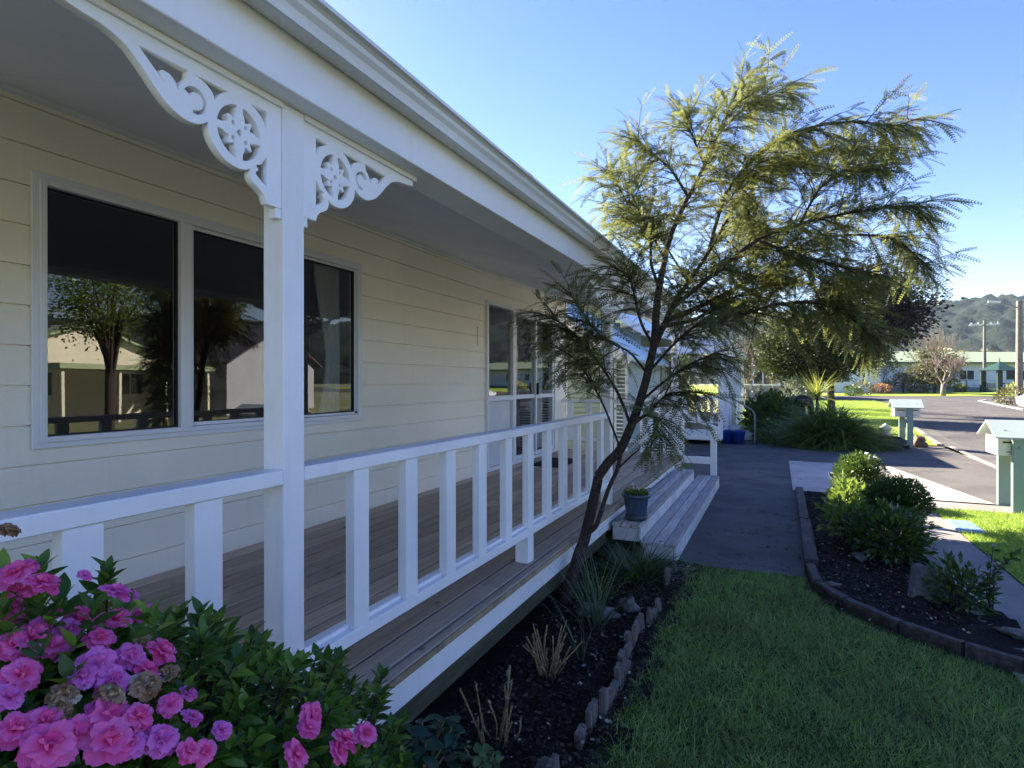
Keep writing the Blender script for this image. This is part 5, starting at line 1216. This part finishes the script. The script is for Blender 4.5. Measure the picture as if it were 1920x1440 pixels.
# ------------------------------------------------------------------ grass
def grass(name, n, sampler, hgt, m, wd=.10, bend=.6, seg=2, lean=.45):
    P0 = sampler(n); n = len(P0); T, TF = blade_template(seg, wd, -bend)
    cl = np.array([noise.noise(Vector((p[0] * 3.2, p[1] * 3.2, 1.3))) for p in P0[::1]]) if n < 250000 else 0
    D0 = rng.normal(scale=lean, size=(n, 3)); D0[:, 2] = 1
    # cowlicks: neighbouring blades lean together
    ang = np.array([noise.noise(Vector((p[0] * 7, p[1] * 7, 4.1))) * 7 for p in P0]); D0[:, 0] += np.cos(ang) * .45; D0[:, 1] += np.sin(ang) * .45
    S = hgt * rng.uniform(.5, 1.25, n) * (1 + .35 * cl)
    V, Fc = scatter(T, TF, P0, D0, rng.uniform(-3, 3, n), S); return tag(mesh_np(name, V, Fc, m), kind='stuff')
def poly_sampler(poly, dens, z, box=None, ymin=None):
    P = np.array(poly); x0, y0 = P.min(0); x1, y1 = P.max(0)
    if box: x0, x1, y0, y1 = max(x0, box[0]), min(x1, box[1]), max(y0, box[2]), min(y1, box[3])
    def f(n):
        c = np.stack([rng.uniform(x0, x1, n), rng.uniform(y0, y1, n)], 1); dist = np.hypot(c[:, 0], c[:, 1]); keep = inpoly(poly, c) & (rng.random(n) < np.clip(dens(dist), 0, 1)); c = c[keep]
        return np.concatenate([c, np.array([[z + gz(y)] for y in c[:, 1]])], 1)
    return f
ragged = [(-.74, -3)] + [(-.69 + .07 * noise.noise(Vector((y * 4, 0, 7))) + .03 * noise.noise(Vector((y * 14, 0, 2))), y) for y in np.arange(-.5, 5.0, .06)] + [(-.72, 5.0), (-.80, 5.22), (.19, 5.28), (.18, 5.0)] + [(x - .05, y - .07) for x, y in edge[2:]] + [(4.4, -3)]
g = grass('grass', 330000, poly_sampler(ragged, lambda d: 1.25 - d * .13, -.004, (-.9, 3.6, .9, 5.3)), .035, M['blade'], .14, .9)
grass('grass', 60000, poly_sampler([(1.76, 3.2), (3.55, 3.2), (3.60, 8.90), (1.76, 8.88)], lambda d: 1.3 - d * .06, .006), .042, M['bladeL'], .14)
grass('grass', 70000, poly_sampler([p for p in rl], lambda d: 1 + d * 0, .01), .06, M['bladeL'], .3, .4, 1)

# ------------------------------------------------------------------ edging timbers right, palings left
def log(name, a, b, wd, ht, m, label, group, z0=0.0):
    mb = MB(); a = Vector(a); b = Vector(b); n = 8
    t = (b - a).normalized(); s = t.cross(Vector((0, 0, 1)))
    sec = [(-.5, 0), (-.5, .86), (-.36, 1), (.36, 1), (.5, .86), (.5, 0)]; vs = []
    for i in range(n + 1):
        p = a.lerp(b, i / n)
        for (u, v) in sec:
            q = p + s * u * wd * (1 + .10 * noise.noise(p * 6 + Vector((u, v, 0)))) + Vector((0, 0, z0 + v * ht * (1 + .12 * noise.noise(p * 5 + Vector((9, u, v)))))); vs.append(q)
    k = len(sec); fs = [(i * k + j, i * k + (j + 1) % k, (i + 1) * k + (j + 1) % k, (i + 1) * k + j) for i in range(n) for j in range(k)] + [tuple(range(k - 1, -1, -1)), tuple(n * k + j for j in range(k))]
    mb.add(vs, fs); o = mb.build(name, m, fix=True); return tag(o, label, 'edging', group)
log('edging_timber', (.28, 9.40, 0), (.27, 7.25, 0), .10, .085, M['sleeper'], 'straight timber edging board between the path and the far end of the right bed', 'straight timber edging beside the path')
log('edging_timber', (.275, 7.235, 0), (.265, 5.60, 0), .11, .08, M['sleeper'], 'straight timber edging board between the path and the near end of the right bed', 'straight timber edging beside the path')
ep = [(.25, 5.50), (.28, 5.02), (.44, 4.70), (.72, 4.40), (1.00, 4.19), (1.24, 4.06), (1.52, 3.92), (1.85, 3.77), (2.25, 3.60)]
for i, (a_, b_) in enumerate(zip(ep[:-1], ep[1:])):
    v = (Vector(b_) - Vector(a_)).normalized() * .008
    log('edging_log', (a_[0] + v.x, a_[1] + v.y, -.02), (b_[0] - v.x, b_[1] - v.y, -.02), .075, .095, M['sleeper'], 'dark timber edging piece, number %s along the curve from the path to the right' % ('one two three four five six seven eight'.split()[i]) if False else
        ['dark curved edging piece touching the straight timber at the path corner', 'second dark edging piece from the path corner', 'third dark edging piece from the path corner', 'fourth dark edging piece from the path corner', 'fifth dark edging piece from the path corner', 'sixth dark edging piece from the path corner', 'dark edging piece nearest the right picture edge but one', 'dark edging piece running off at the right edge of the photo'][i], 'dark timber edging curving round the right bed')
pe = empty('paling_edging', (-.78, 3.2, 0), 0, 'row of short weathered upright palings edging the left bed beside the lawn', 'edging'); pinv = Matrix.Translation((.78, -3.2, 0))
rr = random.Random(9); y = 1.9; mbs = 0
while y < 5.0:
    gap = rr.random() < .10; l = rr.uniform(.055, .125)
    if not gap and not (4.25 < y < 4.55):
        x = -.775 + .03 * math.sin(y * 5) + rr.gauss(0, .006); h = rr.uniform(.06, .15); mb = MB(); n = 4; lean = rr.gauss(-.05, .06); ly = rr.gauss(0, .08)
        top = [h * rr.uniform(.86, 1.0) for _ in range(n + 1)]
        vs = []
        for i in range(n + 1):
            yy = y + l * i / n
            for (dx, z) in ((-.014, -.03), (.014, -.03), (.014 + lean * h, top[i] - .004), (-.012 + lean * h, top[i])): vs.append((x + dx, yy + ly * max(z, 0), z))
        fs = [(i * 4 + j, i * 4 + (j + 1) % 4, (i + 1) * 4 + (j + 1) % 4, (i + 1) * 4 + j) for i in range(n) for j in range(4)] + [(3, 2, 1, 0), tuple(n * 4 + j for j in range(4))]
        mb.add(vs, fs); o = mb.build('paling', M['paling'], pe, fix=True); o.matrix_parent_inverse = pinv
    y += l + rr.uniform(.003, .02)

# ------------------------------------------------------------------ litter, chips and stones
def chips(name, boxes, n, size, m, zf=.02):
    P0 = []
    for (x0, x1, y0, y1, k) in boxes:
        q = np.stack([rng.uniform(x0, x1, int(n * k)), rng.uniform(y0, y1, int(n * k)), np.full(int(n * k), zf)], 1); P0.append(q)
    P0 = np.concatenate(P0); P0[:, 2] += rng.uniform(0, .022, len(P0)); D0 = rand_dirs(len(P0)); D0[:, 2] *= .3
    V, Fc = scatter(DIAM * np.array([1, 1.6, 1.0]), DIAMF, P0, D0, rng.uniform(-.8, .8, len(P0)), rng.uniform(size * .4, size * 1.5, len(P0))); return tag(mesh_np(name, V, Fc, m), kind='stuff')
M['chipdark'] = leafmat('dark_mulch', (.012, .009, .007), (.035, .026, .018), (.07, .05, .035), .05, .9)
M['chippale'] = leafmat('pale_litter', (.12, .10, .07), (.26, .23, .17), (.40, .37, .30), .1, .8)
chips('mulch', [(-1.42, -.66, .6, 5.2, .5), (.3, 1.1, 4.6, 9.3, .5)], 16000, .022, M['chipdark'])
chips('dry_litter', [(-1.42, -.66, .8, 5.2, .5), (.35, 1.1, 4.4, 9.2, .5)], 800, .020, M['chippale'], .03)
# leaves lying on the path near the bed
n = 170; P0 = np.stack([.2 - np.abs(rng.normal(scale=.22, size=n)), rng.uniform(5.35, 8.9, n), np.full(n, .008)], 1); D0 = rand_dirs(n); D0[:, 2] *= .12
V, Fc = scatter(LEAF * np.array([1, 1.2, 1]), LEAFF, P0, D0, rng.uniform(-.3, .3, n), rng.uniform(.018, .045, n)); tag(mesh_np('fallen_leaves', V, Fc, M['chipdark']), kind='stuff')
for i, (x, y, r_, lab) in enumerate(((-1.12, 3.78, (.14, .08, .045), 'flat brown rock in the left bed below the deck edge'), (-.93, 3.95, (.055, .05, .06), 'upright grey stone in the left bed by the palings'), (-1.0, 4.02, (.035, .03, .03), 'small pale stone beside the upright grey stone in the left bed'),
        (-.86, 2.18, (.035, .03, .03), 'small reddish stone at the near end of the palings'), (1.42, 4.55, (.16, .05, .035), 'long pale stone near the right end of the dark edging'), (.66, 6.0, (.05, .12, .03), 'pale blue grey stone lying under the lance leaved plant'), (.38, 5.1, (.05, .03, .02), 'flat pale stone behind the second edging piece'))):
    blob('garden_rock', lab, 'rock', (x, y, .03 + r_[2] * .4), r_, 'rock', .5, 1.6, i + 3)
mb = MB(); mb.prism([(-.16, 0), (.16, 0), (.13, .20), (-.05, .26)], 'y', -.03, .03); o = mb.build('slate_slab', M['rock'], fix=True, bevel=.006); o.location = (1.02, 5.15, .0); o.rotation_euler = (R(-24), 0, R(25)); tag(o, 'dark flat slab leaning in the right bed behind the edging', 'stone')

# ------------------------------------------------------------------ plants of the left bed
def at0(px, py): v = gat(px, py); v.z = .01; return v
c = (-1.05, 4.75, .01); clump('grassy_clump', 'low green grassy clump at the foot of the steps', 'plant', c, (.20, .28), 420, .24, M['shrub'], .05, .8, 1.1, seed=2)
clump('strap_plant', 'grey green upright strap leaves beside the tree foot', 'plant', (-1.08, 3.62, .01), (.07, .09), 38, .50, leafmat('strap_leaf', (.04, .075, .04), (.08, .12, .07), None, .3), .03, .35, 2.0)
clump('strap_plant', 'thin narrow leaves at the tree foot just behind the strap leaves', 'plant', (-1.22, 4.05, .01), (.12, .12), 70, .36, M['azleaf'], .022, .5, 1.6)
clump('strap_plant', 'single tuft of strap leaves in front of the upright ones', 'plant', (-1.02, 3.15, .01), (.02, .02), 11, .40, bpy.data.materials['strap_leaf'], .03, .3, 2.6)
def stalks(loc, n, h, rad, label, seed, lean=.35, buds=True):
    e = empty('dead_stalks', loc, 0, label, 'plant'); r_ = random.Random(seed); mb = MB(); lf = []
    for i in range(n):
        a = r_.uniform(0, 6.28); b_ = Vector((math.cos(a), math.sin(a), 0)) * r_.uniform(0, rad); hh = h * r_.uniform(.35, 1.1); d = Vector((math.cos(a) * r_.uniform(0, lean), math.sin(a) * r_.uniform(0, lean), 1)).normalized()
        q = [b_, b_ + d * hh * .5 + Vector((r_.gauss(0, .008), r_.gauss(0, .008), 0)), b_ + d * hh]; mb.tube(cr_line(q, 3), [.0048 * r_.uniform(.7, 1.2)] * 7, 6)
        if buds and r_.random() < .6: lf.append(b_ + d * hh); lf.append(b_ + d * hh * r_.uniform(.4, .9))
    mb.build('stalk', M['drystem'], e, smooth=True)
    if lf:
        P0 = np.repeat(np.array([tuple(v) for v in lf]), 4, 0); V, Fc = scatter(LEAF, LEAFF, P0, rand_dirs(len(P0), .3), rng.uniform(-1, 1, len(P0)), rng.uniform(.010, .024, len(P0))); mesh_np('dry_foliage', V, Fc, M['chippale'], e)
    return e
stalks((-1.13, 2.92, .01), 36, .26, .05, 'cluster of pale cut dead stalks in the middle of the left bed', 2, .95, buds=False)
n = 130; P0 = np.stack([-1.13 + rng.normal(scale=.07, size=n), 2.92 + rng.normal(scale=.07, size=n), np.full(n, .03)], 1)
stalks((-1.13, 2.28, .01), 13, .30, .07, 'taller sparse dead stalks with dry buds near the azalea', 5, .5)
# broad leaved plants in the near corner
def rosette_plant(loc, n, ls, h, spread, m, label, seed, name='leafy_plant', cat='plant'):
    e = empty(name, loc, 0, label, cat); r_ = random.Random(seed); mb = MB(); P0 = []; D0 = []
    for i in range(n):
        a = r_.uniform(0, 6.28); t = r_.random() ** .6; top = Vector((math.cos(a) * spread * t, math.sin(a) * spread * t, h * r_.uniform(.6, 1.05))); mb.tube(cr_line([(0, 0, 0), (top.x * .4, top.y * .4, top.z * .6), top], 3), [.006 - .0005 * k for k in range(7)], 5)
        for k in range(8):
            b_ = k * 2.4 + r_.uniform(-.3, .3); P0.append(top - Vector((0, 0, .01 * k))); D0.append((math.cos(b_), math.sin(b_), r_.uniform(-.1, .7)))
    mb.build('stem', M['drystem'], e); T_ = LEAFB; V, Fc = scatter(T_[0], T_[1], np.array(P0), np.array(D0), rng.uniform(-.4, .4, len(P0)), ls * rng.uniform(.6, 1.2, len(P0))); mesh_np('foliage', V, Fc, m, e, smooth=True); return e
def leaf_hd(wd=.24, fold=.25, droop=.18, n=5):
    vs = []; fs = []
    for i in range(n + 1):
        t = i / n; w_ = wd * math.sin(math.pi * min(1, t ** .8 * .96 + .02)) ; z = -droop * t * t
        vs += [(t, w_, z + w_ * fold), (t, 0, z), (t, -w_, z + w_ * fold)]
    for i in range(n): b = 3 * i; fs += [(b, b + 1, b + 4, b + 3), (b + 1, b + 2, b + 5, b + 4)]
    return np.array(vs, float), np.array(fs)
LEAFB = leaf_hd(.30, .2, .2, 5)
AZL = leaf_hd(.25, .28, .16, 5)
M['sage'] = leafmat('dark_blue_green_leaf', (.018, .05, .035), (.035, .085, .05), None, .25, .4)
M['fresh'] = leafmat('fresh_green_leaf', (.07, .15, .05), (.12, .22, .08), None, .35, .5)
rosette_plant((-1.20, 1.80, .01), 14, .075, .30, .13, M['sage'], 'dark blue green broad leaved plant between the azalea and the deck', 1)
rosette_plant((-1.05, 1.98, .01), 9, .05, .14, .12, M['fresh'], 'small fresh green seedlings at the foot of the dead stalks', 2)
rosette_plant((-.90, 1.84, .01), 6, .075, .13, .08, M['fresh'], 'pale green broad leaves at the bottom edge of the photo', 3)

# ------------------------------------------------------------------ azalea
az = empty('azalea_bush', (-1.0, .45, 0), 0, 'azalea bush with pink double flowers filling the near left corner', 'bush'); ainv = Matrix.Translation((1.0, -.45, 0))
def azpart(o): o.matrix_parent_inverse = ainv; return o
AC = Vector((-.98, .36, .50)); AR = Vector((.47, .88, .71))
def surf(az_, el_):
    d = Vector((math.cos(az_) * math.cos(el_), math.sin(az_) * math.cos(el_), math.sin(el_))); k = 1 + .10 * noise.noise(d * 2.3 + Vector((2, 0, 0))) + .06 * noise.noise(d * 6)
    return Vector((AC.x + d.x * AR.x * k, AC.y + d.y * AR.y * k, AC.z + d.z * AR.z * k)), d
ra = random.Random(21); mb = MB(); LP, LD, LS, LR = [], [], [], []
for i in range(2300):
    el = math.asin(ra.uniform(-.55, 1)); azm = ra.uniform(0, 6.283); p, d = surf(azm, el)
    if p.x < -1.395: p.x = -1.395 + ra.uniform(0, .03)
    depth = 1 - ra.random() ** 2 * .30; p = AC + (p - AC) * depth + Vector((0, 0, ra.uniform(-.02, .04)))
    g = (d + Vector((0, 0, .9)) + Vector((ra.gauss(0, .25), ra.gauss(0, .25), 0))).normalized()
    q0 = p - g * ra.uniform(.12, .2) - d * .05; mb.tube([q0, q0.lerp(p, .55) + Vector((ra.gauss(0, .006), ra.gauss(0, .006), 0)), p], [.0030, .0024, .0016], 4, cap=False)
    s = g.cross(Vector((.3, .2, 1))).normalized(); u = g.cross(s); k_ = ra.randint(8, 12)
    for k in range(k_):
        a = k * 2.4; t = k / k_; o = s * math.cos(a) + u * math.sin(a); LP.append(p - g * (.045 * t)); LD.append((o * (.45 + .8 * t) + g * (1.0 - .75 * t)).normalized()); LS.append(ra.uniform(.030, .050) * (1.0 - .25 * (1 - t)))
    for k in range(5):
        a = ra.uniform(0, 6.28); o = s * math.cos(a) + u * math.sin(a); LP.append(q0.lerp(p, ra.uniform(.1, .7))); LD.append((o + g * .4).normalized()); LS.append(ra.uniform(.025, .04))
FLW = []
for i in range(16):
    a = ra.uniform(0, 6.28); t = ra.uniform(.2, .8); top = Vector((AC.x + math.cos(a) * AR.x * t, AC.y + math.sin(a) * AR.y * t, ra.uniform(.6, .95))); b_ = Vector((AC.x + ra.gauss(0, .05), AC.y + ra.gauss(0, .15), 0))
    mb.tube(cr_line([b_, b_.lerp(top, .5) + Vector((0, 0, .05)), top], 5), [.013 - .0009 * k for k in range(11)], 6)
azpart(mb.build('branches', M['bark'], az))
def flower_mesh(seed, wilt=False, open_=1.0):
    r_ = random.Random(seed); mb = MB(); nl = 3
    for layer in range(nl):
        npet = (6, 5, 4)[layer]; tilt = (8, 26, 55)[layer] / max(.4, open_); Lp = (.038, .032, .020)[layer]
        for k in range(npet):
            a = 2 * math.pi * (k + .5 * layer) / npet + r_.uniform(-.12, .12); n1, n2 = 7, 7; tl = R(min(86, tilt + r_.uniform(-8, 10))); ph = r_.uniform(0, 6.28); wv = r_.uniform(.7, 1.3) * (2.6 if wilt else 1); lp = Lp * r_.uniform(.88, 1.1); vs = []
            for i in range(n1 + 1):
                t = i / n1
                for j in range(n2 + 1):
                    s = j / n2 * 2 - 1; w_ = .0175 * (math.sin(min(1, t * .86 + .10) * math.pi * .62) ** .9) * (1.05 - .45 * max(0, t - .75) / .25 * .9 * abs(s)) * (1.1 if layer == 0 else .95)
                    x = lp * t * (1 - .10 * s * s * t - (.05 * math.cos(s * 9 + ph)) * t); y = w_ * s; z = .010 * t * t * (-1 if layer < 2 else .3) * 1.0 + .006 * s * s * (1 - .5 * t) + wv * .0024 * t * math.sin(s * 6.5 + ph) * (.4 + .9 * abs(s)) + (wv * .0016 * t * math.sin(s * 13 + t * 5 + ph * 2) if wilt else 0)
                    X = x * math.cos(tl) - z * math.sin(tl); Z = x * math.sin(tl) + z * math.cos(tl)
                    vs.append((X * math.cos(a) - y * math.sin(a), X * math.sin(a) + y * math.cos(a), Z - .001 * (2 - layer)))
            m2 = n2 + 1; mb.add(vs, [(i * m2 + j, i * m2 + j + 1, (i + 1) * m2 + j + 1, (i + 1) * m2 + j) for i in range(n1) for j in range(n2)])
    me = bpy.data.meshes.new('flower'); me.from_pydata(mb.v, [], mb.f); me.shade_smooth(); return me
def throat(m, inner):
    pass
FM = [flower_mesh(s, open_=o) for s, o in ((1, 1.15), (2, 1.0), (3, .8), (4, 1.0))]; WM = [flower_mesh(s, True, .7) for s in (7, 8)]
for me in FM: me.materials.append(M['petal'])
FM2 = [me.copy() for me in FM]
for me in FM2: me.materials.clear(); me.materials.append(M['petal2'])
for me in WM: me.materials.append(M['wilt'])
def ray_surface(px, py):
    """real position on the bush: where the sight line meets the crown"""
    best = None
    for i in range(200):
        d = .35 + i * .008; p = at(px, py, d); q = Vector(((p.x - AC.x) / AR.x, (p.y - AC.y) / AR.y, (p.z - AC.z) / AR.z))
        if q.length < 1.04: return p
    return at(px, py, .8)
FL = [(28, 1108, 1.25, 0), (72, 1128, 1.1, 0), (12, 1180, 1.1, 0), (58, 1232, 1.55, 0), (20, 1245, 1.1, 0), (142, 1195, 1.25, 0), (120, 1215, .9, 1), (205, 1192, 1.1, 0), (262, 1180, .9, 0), (205, 1142, 1.0, 1), (238, 1148, .7, 1), (100, 1180, .7, 0), (165, 1280, 1.3, 1), (196, 1308, 1.1, 1), (230, 1262, 1.0, 1), (288, 1250, 1.2, 0), (262, 1285, 1.0, 0),
      (185, 1372, 1.3, 0), (185, 1415, 1.35, 0), (75, 1425, 1.4, 0), (282, 1410, 1.1, 1), (340, 1368, .7, 1), (335, 1325, .6, 1), (562, 1362, 1.15, 0), (556, 1382, .9, 0), (622, 1402, 1.15, 0), (662, 1390, .95, 0), (530, 1432, 1.1, 0), (395, 1390, .7, 1), (360, 1432, .8, 0), (610, 1425, .9, 0), (150, 1112, .5, 1),
      (105, 1335, .9, 2), (190, 1335, .9, 2), (258, 1312, 1.0, 2), (250, 1238, .6, 2), (8, 1030, .8, 2), (300, 1290, .7, 2), (95, 1365, .8, 2),
      (40, 1140, .9, 0), (95, 1245, 1.0, 0), (140, 1300, .9, 1), (30, 1300, 1.1, 0), (70, 1380, .9, 0), (130, 1400, 1.0, 0), (240, 1370, 1.0, 0), (225, 1420, .9, 1), (15, 1400, 1.1, 0), (300, 1345, .8, 0), (50, 1180, .8, 1), (175, 1230, .9, 0), (330, 1430, .8, 0), (5, 1340, .9, 1)]
NV = len(FL)
for _ in range(34): FL.append((0, 0, ra.uniform(.8, 1.2), ra.choice((0, 0, 1, 0, 2))))
for i, (px, py, s, kind) in enumerate(FL):
    if i < NV: p = ray_surface(px, py)
    else:
        p = surf(ra.uniform(-2.2, 1.0), ra.uniform(-.15, .75))[0]
        if p.y > .72 or p.z > 1.1: p = surf(-1.2 + ra.uniform(-.6, .5), ra.uniform(-.1, .5))[0]
    toc = (Vector((0, 0, EYE)) - p).normalized(); n_ = (p - AC); n_ = Vector((n_.x / AR.x ** 2, n_.y / AR.y ** 2, n_.z / AR.z ** 2)).normalized()
    dr = (n_ * .7 + Vector((.5, .1, .55)) + Vector((ra.gauss(0, .3), ra.gauss(0, .3), ra.gauss(0, .15)))).normalized()
    me = (FM, FM2, WM)[kind][i % (4 if kind < 2 else 2)]; o = bpy.data.objects.new('wilted_flower' if kind == 2 else 'flower', me); col.objects.link(o); o.parent = az; o.matrix_parent_inverse = ainv
    for _ in range(4):
        c_ = p - n_ * ra.uniform(.02, .05) + Vector((ra.gauss(0, .03), ra.gauss(0, .03), ra.gauss(-.015, .02))); g = (n_ + Vector((ra.gauss(0, .4), ra.gauss(0, .4), .5))).normalized(); s_ = g.cross(Vector((.3, .2, 1))).normalized(); u_ = g.cross(s_)
        for k in range(9):
            a = k * 2.4; t = k / 9; o_ = s_ * math.cos(a) + u_ * math.sin(a); LP.append(c_ - g * .04 * t); LD.append((o_ * (.5 + .7 * t) + g * (1 - .7 * t)).normalized()); LS.append(ra.uniform(.028, .044))
    dd = (p - Vector((0, 0, EYE))).length; sc_ = s * .56 * (dd / .95) ** .35
    o.matrix_basis = Matrix.Translation(p + n_ * .026) @ dr.to_track_quat('Z', 'Y').to_matrix().to_4x4() @ Matrix.Rotation(ra.uniform(0, 6.28), 4, 'Z') @ Matrix.Scale(sc_, 4)
    if kind == 2: o['label'] = 'brown papery wilted flower'
    elif kind == 1: o['label'] = 'mauve flower on the bush'

V, Fc = scatter(AZL[0], AZL[1], np.array([tuple(v) for v in LP]), np.array([tuple(v) for v in LD]), rng.uniform(-.5, .5, len(LP)), np.array(LS)); azpart(mesh_np('foliage', V, Fc, M['azleaf'], az, smooth=True))

# ------------------------------------------------------------------ air
hz = bpy.data.materials.new('air'); hz.use_nodes = True; hz.node_tree.nodes.remove(hz.node_tree.nodes['Principled BSDF'])
pv = hz.node_tree.nodes.new('ShaderNodeVolumePrincipled'); pv.inputs['Color'].default_value = (.62, .80, 1.0, 1); pv.inputs['Density'].default_value = .00013; pv.inputs['Anisotropy'].default_value = .2
hz.node_tree.links.new(pv.outputs[0], hz.node_tree.nodes['Material Output'].inputs['Volume'])
mb = MB(); mb.box(-960, 1400, -420, 1600, -12, 150); tag(mb.build('haze', hz), kind='stuff')
